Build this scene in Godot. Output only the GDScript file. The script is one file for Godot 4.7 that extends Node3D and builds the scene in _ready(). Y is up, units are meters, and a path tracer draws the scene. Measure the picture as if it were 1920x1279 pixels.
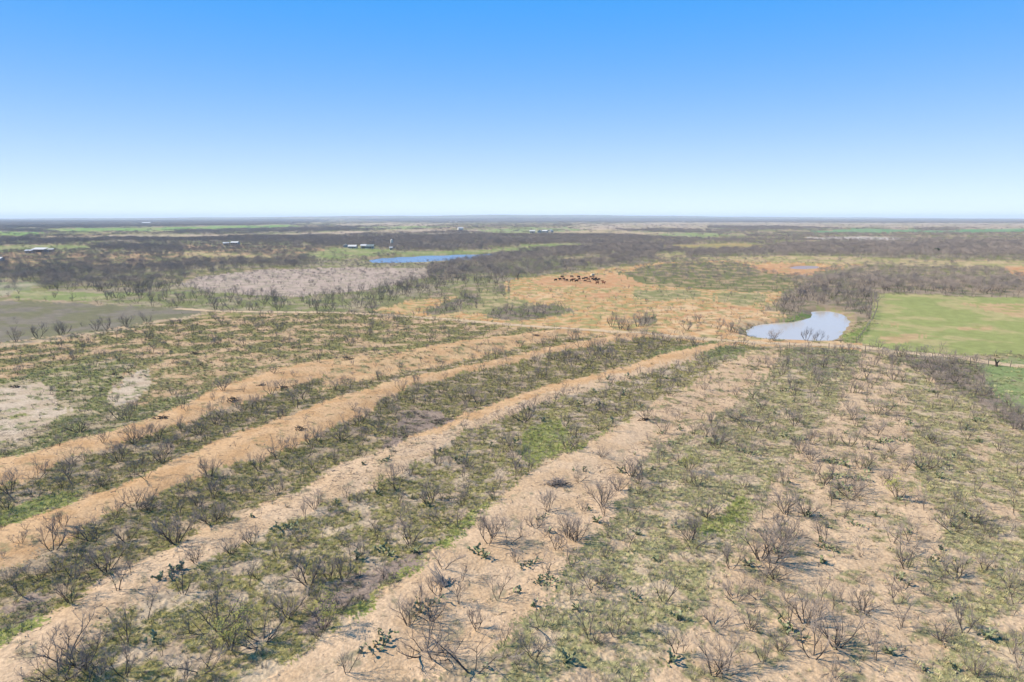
extends Node3D
# Mesquite rangeland seen from about 28 m above the ground. Metres, y up, looking along -z.
# All layout below is in world metres (x, z) on the ground.
const LAND := [
	["far_scrub", [-26448,-18727,26164,-18727,1377,-980.9,-1392,-980.9]],
	["far_wood", [-31115,-22032,-11877,-22032,-4550,-12483,-1934,-7488,-995.4,-3117,-1194,-2493,-1302,-1967,-2519,-1779]],
	["far_green", [-1185,-1779,-1091,-2020,-1059,-2579,-955.5,-2992,-758.4,-2493,-663.6,-1779,-779.0,-1624,-853.2,-1436,-1037,-1556]],
	["far_green", [-1433,-1494,-1138,-1556,-926.9,-1383,-817.6,-1166,-1054,-1097]],
	["far_wood", [-1706,-1779,-1138,-1698,-957.1,-1436,-1493,-1556]],
	["far_wood", [-746.5,-1556,-650.0,-1779,-462.1,-2336,-310.2,-1698,-421.3,-1383,-577.9,-1204]],
	["far_tan", [-675.4,-1166,-495.4,-1204,-406.3,-1333,-321.5,-1624,-81.25,-1779,0.00,-1556,-238.5,-1204,-334.6,-1097,-493.9,-980.9,-584.1,-1008]],
	["far_wood", [-943.0,-980.9,-691.8,-1008,-469.2,-931.6,-434.1,-980.9,-301.1,-1097,-227.5,-1244,-189.6,-1130,-249.7,-908.8,-313.4,-759.6,-389.5,-809.4,-482.2,-809.4,-731.3,-759.6]],
	["far_wood", [-442.4,-1036,-238.5,-1204,-136.9,-1383,47.40,-1556,-106.6,-1166,-180.3,-908.8,-227.5,-744.3,-320.7,-792.1]],
	["far_wood", [-2275,-9361,-1066,-23409,3910,-23409,3575,-10699,10465,-7488,4757,-3401,1706,-4158,675.4,-4678,-442.4,-4158]],
	["far_tan", [-879.0,-3401,-695.2,-4158,-258.5,-3401,-341.3,-2493,-606.7,-2493]],
	["far_green_pale", [-508.9,-1967,-379.2,-2493,-189.6,-2493,-258.5,-1698]],
	["far_tan", [308.1,-3117,1031,-4678,1807,-4402,3413,-3117,2155,-1967,883.1,-1967,568.8,-1779,250.3,-1494,134.7,-1967]],
	["far_green_pale", [-81.25,-1779,167.3,-2199,181.0,-1698,19.61,-1287,-58.84,-1287]],
	["far_straw", [91.00,-1494,219.8,-1698,339.1,-1436,257.7,-1166,117.1,-1097,73.39,-1204]],
	["far_wood", [257.3,-1779,400.7,-1698,481.3,-1436,312.8,-1244,250.3,-1494]],
	["far_wood", [701.5,-2493,959.8,-2336,867.4,-1868,568.8,-1624,553.8,-1967]],
	["far_teal", [625.7,-1494,866.7,-1779,1110,-1822,1861,-1698,1517,-1383,779.4,-1383,588.4,-1287]],
	["far_wood", [1081,-1868,1194,-1868,1039,-1624,939.7,-1624]],
	["far_green_pale", [269.7,-1287,368.7,-1383,394.5,-1204,261.3,-1008,215.2,-1008]],
	["scrub_orange", [-655.5,-630.0,-391.6,-609.2,-338.0,-701.9,-333.8,-809.4,-171.7,-701.9,-115.2,-469.2,-199.7,-393.6,-265.1,-358.7,-364.9,-348.4]],
	["field_green", [-703.2,-676.2,-505.6,-688.8,-460.7,-744.3,-408.8,-775.5,-338.0,-701.9,-385.3,-599.3,-568.8,-546.0]],
	["belt", [-418.8,-676.2,-401.5,-729.6,-323.2,-676.2,-279.9,-580.4,-337.7,-580.4]],
	["straw", [-271.3,-571.4,-204.9,-546.0,-123.0,-501.3,-118.2,-481.6,-168.5,-457.5,-241.5,-508.2]],
	["belt_green", [-402.9,-385.3,-278.6,-377.3,-271.9,-406.7,-238.5,-397.9,-214.0,-365.9,-215.1,-320.8,-319.6,-304.6]],
	["belt", [-375.5,-358.7,-262.5,-355.2,-228.1,-365.9,-206.3,-406.7,-167.7,-475.3,-116.7,-475.3,-91.28,-457.5,-43.49,-435.8,-38.92,-389.4,-100.0,-406.7,-148.4,-402.2,-170.6,-351.8,-193.6,-309.8,-213.3,-287.7,-284.4,-270.5]],
	["belt_low", [-136.5,-494.5,-94.80,-475.3,-42.13,-457.5,-33.64,-397.9,-46.43,-377.3,-98.92,-402.2,-115.6,-406.7]],
	["field_pale", [-304.5,-290.0,-208.1,-299.6,-167.5,-285.4,-121.3,-270.5,-117.1,-239.9,-185.7,-249.9,-247.9,-235.2]],
	["belt", [-198.2,-278.8,-193.6,-309.8,-137.5,-302.1,-120.2,-270.5,-154.4,-262.6,-186.9,-262.6]],
	["field_green", [-196.4,-264.5,-170.6,-262.6,-125.7,-266.5,-114.1,-249.9,-146.7,-233.6,-178.4,-239.9]],
	["pink_field", [-144.5,-294.7,-150.1,-341.9,-136.3,-385.3,-98.92,-402.2,-45.92,-385.3,-37.92,-351.8,-46.24,-299.6,-64.54,-260.7,-80.70,-248.2,-107.4,-257.0,-119.2,-270.5]],
	["belt_sparse", [-145.0,-239.9,-141.2,-260.7,-114.6,-264.5,-77.38,-249.9,-61.38,-264.5,-46.62,-302.1,-38.61,-338.7,-28.22,-281.0,-33.46,-239.9,-52.30,-210.3,-96.46,-214.1,-132.6,-224.9]],
	["grey_field", [-254.7,-224.9,-173.9,-233.6,-148.4,-227.7,-97.60,-216.7,-91.35,-204.3,-99.47,-179.6,-107.7,-160.1,-142.7,-123.8]],
	["field_green", [-164.9,-538.0,-161.0,-701.9,-107.9,-640.9,-87.50,-571.4,-113.8,-494.5,-147.7,-481.6]],
	["field_green", [-99.31,-589.7,-27.97,-609.2,22.75,-744.3,107.4,-827.5,17.50,-571.4,-10.94,-571.4,-80.11,-522.7]],
	["belt", [-291.7,-955.6,-246.0,-1008,-177.7,-1166,35.55,-1166,183.5,-1204,227.5,-931.6,121.0,-792.1,10.94,-715.5,-55.04,-599.3,-109.8,-652.3,-237.0,-775.5]],
	["straw", [-92.59,-866.3,-42.66,-931.6,0.00,-908.8,-37.92,-827.5]],
	["belt", [-47.90,-389.4,-31.21,-451.9,-10.30,-538.0,18.35,-599.3,105.9,-729.6,211.6,-866.3,197.3,-759.6,125.1,-494.5,98.31,-457.5,34.47,-373.4,0.00,-315.2,-13.76,-297.1,-27.59,-274.6,-37.17,-239.9,-44.01,-218.0,-55.15,-222.1,-54.46,-260.7,-45.87,-297.1,-38.18,-341.9]],
	["belt_green", [-6.25,-406.7,14.40,-469.2,42.13,-457.5,29.62,-385.3,0.00,-358.7]],
	["straw", [36.00,-469.2,60.08,-522.7,72.04,-494.5,50.78,-441.0,33.07,-430.6]],
	["straw", [111.3,-538.0,144.4,-571.4,121.3,-494.5,95.98,-463.3]],
	["pasture", [-11.30,-243.1,-2.26,-292.3,2.52,-326.6,33.46,-362.3,95.94,-446.4,133.2,-469.2,179.1,-457.5,237.0,-441.0,143.6,-358.7,96.05,-243.1,72.28,-202.0,57.27,-168.5,39.40,-157.2,20.40,-163.0,0.00,-179.6,-31.42,-202.0,-43.24,-214.1,-32.81,-235.2,-21.43,-251.6]],
	["pasture_green", [-16.16,-207.9,-12.55,-270.5,0.00,-285.4,0.00,-243.1,20.65,-204.3,6.08,-195.4]],
	["red_bare", [9.56,-309.8,31.89,-345.1,51.46,-351.8,60.40,-326.6,56.43,-292.3,36.91,-281.0,13.44,-290.0]],
	["scrub_green", [55.22,-358.7,97.03,-435.8,136.9,-457.5,159.4,-406.7,175.9,-381.2,164.0,-332.5,136.3,-304.6,108.7,-270.5,90.02,-264.5,70.55,-285.4,52.58,-309.8]],
	["pasture_green", [45.67,-268.5,73.25,-278.8,69.65,-249.9,50.72,-233.6,41.43,-243.1]],
	["pasture_green", [75.57,-257.0,96.16,-264.5,91.08,-239.9,75.38,-220.7,68.83,-233.6]],
	["red_bare", [44.39,-193.2,55.25,-209.1,74.11,-222.1,79.83,-214.1,66.82,-199.7,53.05,-189.1]],
	["red_bare", [25.15,-249.9,38.60,-262.6,40.63,-249.9,27.17,-233.6]],
	["dam", [0.00,-249.9,20.46,-264.5,23.22,-249.9,7.25,-233.6]],
	["dam", [41.58,-214.1,58.29,-227.7,58.90,-216.7,41.96,-199.7]],
	["thicket", [33.89,-189.1,41.96,-199.7,42.00,-189.1,34.32,-179.6]],
	["thicket", [77.85,-204.3,94.19,-233.6,103.6,-243.1,87.26,-207.9,77.56,-195.4]],
	["thicket", [-27.63,-209.1,-20.45,-239.9,-13.82,-255.2,-12.24,-243.1,-14.54,-207.9,-25.14,-202.0]],
	["thicket", [-8.55,-199.7,-1.71,-220.7,13.96,-224.9,21.25,-210.3,12.30,-197.5,2.98,-191.2]],
	["thicket", [-8.78,-270.5,-3.41,-294.7,0.42,-268.5,-1.99,-257.0]],
	["brown_field", [159.9,-701.9,201.4,-775.5,319.9,-775.5,297.8,-701.9,219.5,-652.3,158.5,-609.2,145.6,-630.0]],
	["belt", [149.2,-609.2,219.5,-652.3,313.4,-759.6,396.8,-866.3,952.4,-866.3,593.5,-538.0,356.4,-494.5,280.6,-494.5,222.6,-538.0,186.8,-554.2,128.6,-508.2]],
	["scrub", [463.4,-1383,1412,-1287,910.0,-827.5,326.7,-792.1,320.8,-955.6]],
	["far_pale_bare", [396.6,-980.9,511.9,-1065,583.7,-980.9,513.3,-908.8,416.2,-908.8]],
	["straw", [126.8,-501.3,189.6,-538.0,276.9,-488.0,337.1,-457.5,476.2,-430.6,405.5,-365.9,278.5,-385.3,206.8,-420.7,154.5,-457.5]],
	["red_bare", [142.2,-420.7,170.6,-435.8,181.5,-393.6,180.2,-365.9,148.6,-332.5,135.3,-358.7]],
	["red_bare", [287.5,-406.7,321.9,-406.7,232.5,-292.3,224.6,-309.8]],
	["scrub", [171.8,-385.3,270.0,-373.4,209.1,-270.5,138.9,-281.0,126.9,-304.6]],
	["belt_brown", [128.1,-304.6,159.5,-345.1,186.2,-326.6,225.6,-304.6,312.6,-281.0,246.7,-220.7,185.7,-249.9,164.2,-258.8,141.8,-266.5,113.8,-214.1,99.46,-191.2,94.30,-189.1,101.5,-207.9,98.18,-218.0,92.06,-211.6,78.91,-191.2,77.98,-196.4,82.32,-214.1,106.9,-260.7]],
	["field_right", [139.8,-262.6,161.9,-255.2,183.2,-246.5,246.7,-220.7,140.7,-123.8,107.1,-141.9,92.23,-139.7,83.84,-144.3,77.40,-153.1,88.96,-172.6,106.8,-202.0]],
	["field_patch", [152.2,-233.6,169.6,-227.7,226.3,-202.0,207.9,-185.2,147.6,-197.5,146.4,-214.1]],
	["field_patch", [93.05,-167.7,101.0,-170.1,97.56,-163.0,86.76,-153.8,83.75,-153.8]],
	["field_patch", [118.8,-181.4,128.6,-183.3,122.3,-176.0,115.4,-176.0]],
	["field_patch", [103.8,-187.1,106.1,-188.1,102.7,-181.4,100.5,-180.5]],
	["green_front", [82.09,-123.8,89.32,-130.3,103.8,-137.5,161.6,-133.3,68.32,-53.47,70.29,-79.97,74.59,-97.38,80.10,-113.6]],
	["bank_green", [77.39,-160.8,87.09,-174.3,102.3,-193.2,95.26,-179.6,82.06,-160.1,75.60,-153.1]],
	["mud", [55.83,-166.9,61.12,-181.4,68.49,-191.2,74.12,-194.3,83.92,-199.7,95.08,-220.7,102.3,-223.5,104.3,-216.7,100.6,-202.0,93.15,-186.2,80.43,-164.5,71.70,-155.1,66.19,-156.5,60.59,-157.9,56.88,-161.5]],
	["bank_green", [75.54,-190.1,82.24,-197.5,89.33,-206.7,87.65,-199.7,82.01,-193.2,77.32,-190.1]],
	["dam", [38.65,-176.9,54.94,-207.9,71.51,-214.1,82.41,-207.9,78.24,-193.2,70.73,-189.1,64.96,-185.2,59.19,-174.3,57.14,-166.1,62.37,-159.3,73.23,-155.8,78.00,-153.1,73.06,-143.1,60.86,-149.2,34.47,-157.2]],
	["mix_orange", [-149.9,-121.6,-113.3,-150.5,-106.0,-159.3,-98.06,-179.6,-92.10,-207.9,-51.71,-207.9,-27.97,-199.7,0.00,-179.6,13.74,-176.0,0.00,-166.1,-12.26,-156.5,-23.79,-144.3,-34.60,-137.5,-41.37,-131.3,-43.75,-126.0,-47.84,-111.7,-49.92,-94.66,-54.46,-83.59,-59.48,-76.64,-73.82,-57.36]],
	["grass_left", [-113.5,-90.84,-90.10,-118.7,-86.02,-128.3,-82.18,-137.5,-74.51,-133.3,-71.34,-123.8,-64.33,-106.5,-55.14,-98.80,-53.32,-106.5,-48.85,-109.9,-49.92,-94.66,-54.72,-84.01,-59.48,-76.64,-73.82,-57.36]],
	["white_bare", [-101.2,-109.9,-85.58,-112.5,-81.77,-114.7,-75.02,-109.9,-66.43,-97.38,-66.43,-93.35,-72.06,-96.00,-84.37,-90.84]],
	["white_bare", [-64.33,-106.5,-70.36,-123.8,-68.31,-128.3,-61.27,-115.5,-58.36,-103.3,-59.51,-100.3]],
	["white_bare", [-77.10,-90.84,-71.66,-93.35,-64.60,-98.80,-63.20,-96.55,-63.50,-84.01,-62.62,-80.95,-68.36,-79.97]],
	["brush_strip", [-55.30,-60.06,-52.91,-67.63,-51.93,-74.56,-47.96,-84.01,-44.37,-90.84,-39.45,-103.3,-36.34,-114.7,-31.27,-123.8,-24.73,-130.8,-17.30,-137.5,-7.08,-150.5,5.08,-162.3,16.69,-170.9,32.04,-170.9,24.67,-166.1,12.05,-153.8,0.00,-141.4,-11.13,-128.3,-20.65,-118.7,-27.08,-106.5,-31.08,-97.38,-33.46,-90.84,-36.48,-84.01,-39.03,-76.64,-40.71,-70.55,-43.23,-63.64,-46.19,-58.41,-49.31,-53.02]],
	["brush_strip", [-42.98,-45.58,-40.69,-50.86,-39.38,-55.35,-38.51,-60.06,-36.61,-64.92,-34.40,-70.55,-32.26,-73.73,-28.88,-77.72,-25.03,-86.62,-21.58,-96.55,-20.13,-105.5,-14.73,-116.3,-6.03,-127.4,4.33,-137.5,16.52,-150.5,24.62,-157.2,34.74,-164.5,44.59,-153.8,33.99,-144.3,25.19,-133.3,16.61,-123.8,8.23,-115.5,0.00,-106.5,-4.73,-98.80,-10.18,-90.84,-14.69,-82.97,-19.12,-76.29,-22.05,-67.63,-25.06,-62.40,-27.68,-57.88,-30.08,-53.29,-31.64,-49.87,-31.86,-46.84,-33.55,-44.12,-33.75,-41.33,-35.35,-36.60]],
	["brush_open", [-31.50,-32.08,-29.05,-37.55,-29.11,-41.79,-27.25,-45.58,-25.93,-49.24,-24.46,-52.57,-22.64,-57.15,-18.51,-62.77,-14.61,-69.06,-10.87,-74.56,-8.54,-81.54,-4.34,-90.35,0.00,-96.00,8.34,-104.9,17.26,-114.7,29.35,-128.3,41.92,-144.3,53.02,-153.8,52.54,-145.5,39.47,-128.3,29.70,-113.6,18.65,-97.38,9.24,-81.94,2.36,-72.91,-1.07,-65.58,-4.33,-58.41,-6.88,-51.70,-10.12,-46.27,-12.78,-41.79,-14.28,-37.79,-16.32,-32.08]],
	["orange_bare", [-64.22,-70.55,-59.48,-76.64,-54.46,-83.59,-49.92,-94.66,-47.84,-111.7,-43.75,-126.0,-41.37,-131.3,-34.60,-137.5,-23.79,-144.3,-12.26,-156.5,0.00,-166.1,13.67,-175.1,16.69,-170.9,5.08,-162.3,-7.08,-150.5,-17.30,-137.5,-24.73,-130.8,-31.27,-123.8,-36.34,-114.7,-39.45,-103.3,-44.37,-90.84,-47.96,-84.01,-51.93,-74.56,-52.91,-67.63,-55.30,-60.06]],
	["orange_bare", [-49.31,-53.02,-46.19,-58.41,-43.23,-63.64,-40.71,-70.55,-39.03,-76.64,-36.48,-84.01,-33.46,-90.84,-31.08,-97.38,-27.08,-106.5,-20.65,-118.7,-11.13,-128.3,0.00,-141.4,12.05,-153.8,24.67,-166.1,32.04,-170.9,34.74,-164.5,24.62,-157.2,16.52,-150.5,4.33,-137.5,-6.03,-127.4,-14.73,-116.3,-20.13,-105.5,-21.58,-96.55,-25.03,-86.62,-28.88,-77.72,-32.26,-73.73,-34.40,-70.55,-36.61,-64.92,-38.51,-60.06,-39.38,-55.35,-40.69,-50.86,-42.98,-45.58]],
	["pink_bare", [-35.35,-36.60,-33.75,-41.33,-33.55,-44.12,-31.86,-46.84,-31.64,-49.87,-30.08,-53.29,-27.68,-57.88,-25.06,-62.40,-22.05,-67.63,-19.12,-76.29,-14.69,-82.97,-10.18,-90.84,-4.73,-98.80,0.00,-106.5,8.23,-115.5,16.61,-123.8,25.19,-133.3,33.99,-144.3,44.59,-153.8,53.02,-153.8,41.92,-144.3,29.35,-128.3,17.26,-114.7,8.34,-104.9,0.00,-96.00,-4.34,-90.35,-8.54,-81.54,-10.87,-74.56,-14.61,-69.06,-18.51,-62.77,-22.64,-57.15,-24.46,-52.57,-25.93,-49.24,-27.25,-45.58,-29.11,-41.79,-29.05,-37.55,-31.50,-32.08]],
	["orange_bare", [-17.82,-81.94,-14.69,-82.97,-10.18,-90.84,-4.73,-98.80,0.00,-106.5,8.23,-115.5,16.61,-123.8,25.19,-133.3,33.99,-144.3,44.59,-153.8,53.02,-153.8,41.92,-144.3,30.21,-132.3,18.07,-120.3,8.72,-109.9,0.00,-100.3,-4.50,-93.87,-9.69,-86.17]],
	["pink_bare", [-16.32,-32.08,-14.28,-37.79,-12.78,-41.79,-10.12,-46.27,-6.88,-51.70,-4.33,-58.41,-1.07,-65.58,2.36,-72.91,9.24,-81.94,18.65,-97.38,29.70,-113.6,39.47,-128.3,52.54,-145.5,60.11,-147.3,45.35,-119.5,36.70,-104.9,27.62,-93.35,18.91,-84.01,13.74,-73.73,10.51,-64.27,6.41,-55.35,3.29,-49.24,1.51,-44.91,-2.04,-39.84,-7.75,-37.55,-9.00,-32.08]],
	["bare_lane", [-16.32,-32.08,-14.28,-37.79,-12.78,-41.79,-10.12,-46.27,-6.88,-51.70,-4.33,-58.41,-1.07,-65.58,2.36,-72.91,9.24,-81.94,18.65,-97.38,22.91,-95.31,13.69,-80.18,6.96,-71.33,3.59,-64.15,0.40,-57.13,-2.10,-50.55,-5.27,-45.23,-7.88,-40.85,-9.35,-36.92,-11.34,-31.33]],
	["sand_trees", [18.65,-97.38,29.70,-113.6,39.47,-128.3,52.54,-145.5,60.11,-147.3,45.35,-119.5,36.70,-104.9,27.62,-93.35,19.86,-88.45]],
	["orange_mix", [-34.60,-137.5,-11.80,-150.5,16.69,-170.9,32.04,-170.9,12.05,-153.8,-11.13,-128.3,-27.08,-106.5,-31.40,-109.9]],
	["brush_strip", [-31.88,-105.5,-29.26,-115.5,-21.50,-123.8,-11.54,-133.3,0.00,-149.2,12.64,-161.5,24.67,-166.1,12.05,-153.8,-11.13,-128.3,-20.65,-118.7,-27.08,-106.5,-31.08,-97.38,-33.46,-90.84]],
	["green_bright", [1.55,-76.64,1.38,-86.17,2.91,-90.84,7.46,-93.35,7.96,-86.17,6.96,-79.97,3.03,-74.90]],
	["green_bright", [-9.26,-49.24,-7.10,-53.47,-6.05,-56.34,-4.41,-59.50,-2.86,-63.64,-1.85,-64.53,-3.85,-58.41,-6.60,-53.02,-8.58,-48.85]],
	["green_bright", [-11.74,-44.91,-10.65,-46.98,-9.69,-47.13,-11.07,-43.61]],
	["green_bright", [6.31,-78.09,11.91,-87.30,12.70,-87.98,8.38,-79.97]],
	["green_bright", [-36.28,-40.11,-34.96,-42.99,-33.86,-44.58,-32.80,-44.12,-33.37,-41.79,-35.01,-38.53]],
	["green_bright", [-49.55,-63.01,-48.66,-66.25,-43.67,-66.93,-43.47,-64.02,-46.19,-58.41]],
	["green_bright", [-46.19,-58.41,-47.82,-62.04,-46.45,-63.01,-44.50,-62.40,-46.35,-58.63]],
	["litter", [-14.75,-43.61,-13.36,-50.04,-10.40,-52.13,-7.66,-54.39,-6.99,-52.57,-9.12,-49.63,-10.65,-46.98,-11.96,-44.25,-13.66,-42.39]],
	["litter", [-15.48,-79.97,-15.76,-98.80,-11.03,-98.80,-7.46,-93.35,-12.45,-86.17]],
	["litter", [-36.84,-45.58,-36.00,-47.71,-34.00,-47.71,-33.86,-44.58,-34.96,-42.99]],
	["green_mix", [-1.94,-37.55,1.46,-42.99,4.06,-48.47,7.33,-55.35,11.56,-64.27,14.34,-73.73,20.51,-85.08,28.73,-92.08,40.38,-108.2,60.78,-146.1,72.50,-143.1,61.57,-123.8,49.42,-101.8,40.00,-90.84,31.46,-76.29,25.17,-65.58,21.17,-58.41,16.60,-52.57,15.01,-48.47,11.15,-42.39,7.75,-37.55,5.34,-32.08,-5.63,-32.08]],
	["pink_mix", [5.34,-32.08,8.83,-38.08,12.02,-42.99,16.11,-50.86,20.82,-57.36,25.71,-65.58,32.08,-76.29,40.73,-90.84,49.83,-101.8,61.76,-123.8,72.21,-141.4,79.06,-139.7,66.75,-115.5,54.49,-93.35,45.89,-74.56,40.55,-61.80,33.48,-50.86,29.88,-43.61,25.50,-38.08,22.50,-32.08]],
	["green_mix", [72.78,-142.5,80.02,-137.5,82.09,-123.8,78.85,-111.7,73.99,-96.55,70.29,-79.97,63.38,-49.24,40.51,-32.08,22.50,-32.08,25.50,-38.08,29.88,-43.61,33.48,-50.86,40.55,-61.80,45.89,-74.56,54.49,-93.35,66.75,-115.5,79.06,-139.7]],
	["green_bright", [16.36,-58.41,19.69,-62.40,23.74,-66.93,24.87,-66.25,21.72,-60.06,17.98,-57.36]],
	["pink_mix", [55.43,-81.94,60.80,-84.01,55.55,-74.56,54.29,-76.29]],
	["pink_mix", [46.26,-64.27,49.87,-64.92,47.23,-61.21,45.12,-61.80]],
	["pink_mix", [76.23,-123.8,77.14,-117.5,71.53,-109.9,71.78,-115.5]],
	["pink_mix", [34.08,-44.91,38.26,-46.98,36.15,-43.61,33.08,-42.39]],
	["hedge", [77.74,-139.7,86.51,-137.5,88.05,-128.3,79.38,-113.6,74.59,-97.38,72.73,-90.84,67.94,-87.30,67.92,-93.35,71.10,-106.5,74.35,-117.5,73.88,-128.3]],
	["hedge_thin", [60.69,-147.3,73.10,-145.5,64.77,-128.3,53.04,-115.5,53.64,-128.3]],
	["green_strip", [28.44,-141.9,35.40,-150.5,45.95,-158.6,56.13,-158.6,45.38,-154.4,34.83,-145.5,29.65,-139.7]],
	["green_strip", [39.90,-143.1,44.69,-147.9,52.51,-150.5,46.01,-135.3,39.35,-133.3]],
	["row_sand", [-132.9,-123.8,-118.2,-157.2,-108.4,-163.0,-101.6,-186.2,-94.80,-199.7,-90.49,-207.9,-89.27,-203.2,-97.85,-180.5,-104.4,-157.2,-113.3,-150.5,-124.4,-115.5]],
]
const BERMS := [
	[-64.22,-70.55,-59.48,-76.64,-54.46,-83.59,-49.92,-94.66,-47.84,-111.7,-43.75,-126.0,-41.37,-131.3,-34.60,-137.5,-23.79,-144.3,-12.26,-156.5,0.00,-166.1,13.67,-175.1,16.69,-170.9,5.08,-162.3,-7.08,-150.5,-17.30,-137.5,-24.73,-130.8,-31.27,-123.8,-36.34,-114.7,-39.45,-103.3,-44.37,-90.84,-47.96,-84.01,-51.93,-74.56,-52.91,-67.63,-55.30,-60.06],
	[-49.31,-53.02,-46.19,-58.41,-43.23,-63.64,-40.71,-70.55,-39.03,-76.64,-36.48,-84.01,-33.46,-90.84,-31.08,-97.38,-27.08,-106.5,-20.65,-118.7,-11.13,-128.3,0.00,-141.4,12.05,-153.8,24.67,-166.1,32.04,-170.9,34.74,-164.5,24.62,-157.2,16.52,-150.5,4.33,-137.5,-6.03,-127.4,-14.73,-116.3,-20.13,-105.5,-21.58,-96.55,-25.03,-86.62,-28.88,-77.72,-32.26,-73.73,-34.40,-70.55,-36.61,-64.92,-38.51,-60.06,-39.38,-55.35,-40.69,-50.86,-42.98,-45.58],
	[-35.35,-36.60,-33.75,-41.33,-33.55,-44.12,-31.86,-46.84,-31.64,-49.87,-30.08,-53.29,-27.68,-57.88,-25.06,-62.40,-22.05,-67.63,-19.12,-76.29,-14.69,-82.97,-10.18,-90.84,-4.73,-98.80,0.00,-106.5,8.23,-115.5,16.61,-123.8,25.19,-133.3,33.99,-144.3,44.59,-153.8,53.02,-153.8,41.92,-144.3,29.35,-128.3,17.26,-114.7,8.34,-104.9,0.00,-96.00,-4.34,-90.35,-8.54,-81.54,-10.87,-74.56,-14.61,-69.06,-18.51,-62.77,-22.64,-57.15,-24.46,-52.57,-25.93,-49.24,-27.25,-45.58,-29.11,-41.79,-29.05,-37.55,-31.50,-32.08],
	[-16.32,-32.08,-14.28,-37.79,-12.78,-41.79,-10.12,-46.27,-6.88,-51.70,-4.33,-58.41,-1.07,-65.58,2.36,-72.91,9.24,-81.94,18.65,-97.38,29.70,-113.6,39.47,-128.3,52.54,-145.5,53.35,-141.4,40.64,-124.8,31.13,-110.4,20.37,-94.63,11.22,-79.61,4.53,-70.82,1.18,-63.68,-1.99,-56.71,-4.47,-50.18,-7.62,-44.90,-10.21,-40.54,-11.67,-36.64,-13.65,-31.08],
]
const POND := [58.20,-169.3,61.62,-178.7,67.38,-187.1,72.58,-190.1,77.72,-191.2,82.58,-195.4,88.93,-202.0,91.00,-209.1,94.68,-215.4,98.44,-216.7,100.3,-211.6,98.67,-202.0,94.40,-191.2,88.85,-181.4,82.51,-170.9,77.54,-163.0,72.97,-159.3,67.95,-160.8,62.84,-162.3,59.46,-165.3]
const LAKE := [-98.44,-475.3,-94.80,-504.7,-78.66,-526.4,-46.34,-550.0,-25.85,-562.6,-10.94,-571.4,-22.03,-522.7,-29.55,-481.6,-45.00,-469.2,-66.71,-457.5,-90.17,-451.9]
const TANK := [160.1,-402.2,171.3,-420.7,183.1,-425.6,185.3,-416.0,174.3,-397.9,163.4,-393.6]
const TRACK := [129.2,-122.0,97.50,-128.8,93.41,-131.8,89.75,-137.5,82.53,-141.9,75.76,-148.6,62.14,-152.4,51.71,-157.2,42.08,-163.0,35.22,-166.9,19.14,-175.1,-1.44,-184.2,-21.18,-194.3,-41.08,-203.2,-65.00,-209.1,-92.59,-212.8,-106.0,-216.7]
const FENCE_ROAD := [60.11,-147.3,66.51,-146.1,72.51,-144.3,80.32,-138.0,85.83,-131.3,90.21,-129.3,95.79,-126.5,109.2,-121.2]
const FENCE_FIELD := [77.85,-153.8,88.39,-170.9,103.1,-195.4,117.4,-220.7,140.0,-262.6,161.9,-255.2,183.2,-246.5]
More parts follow.
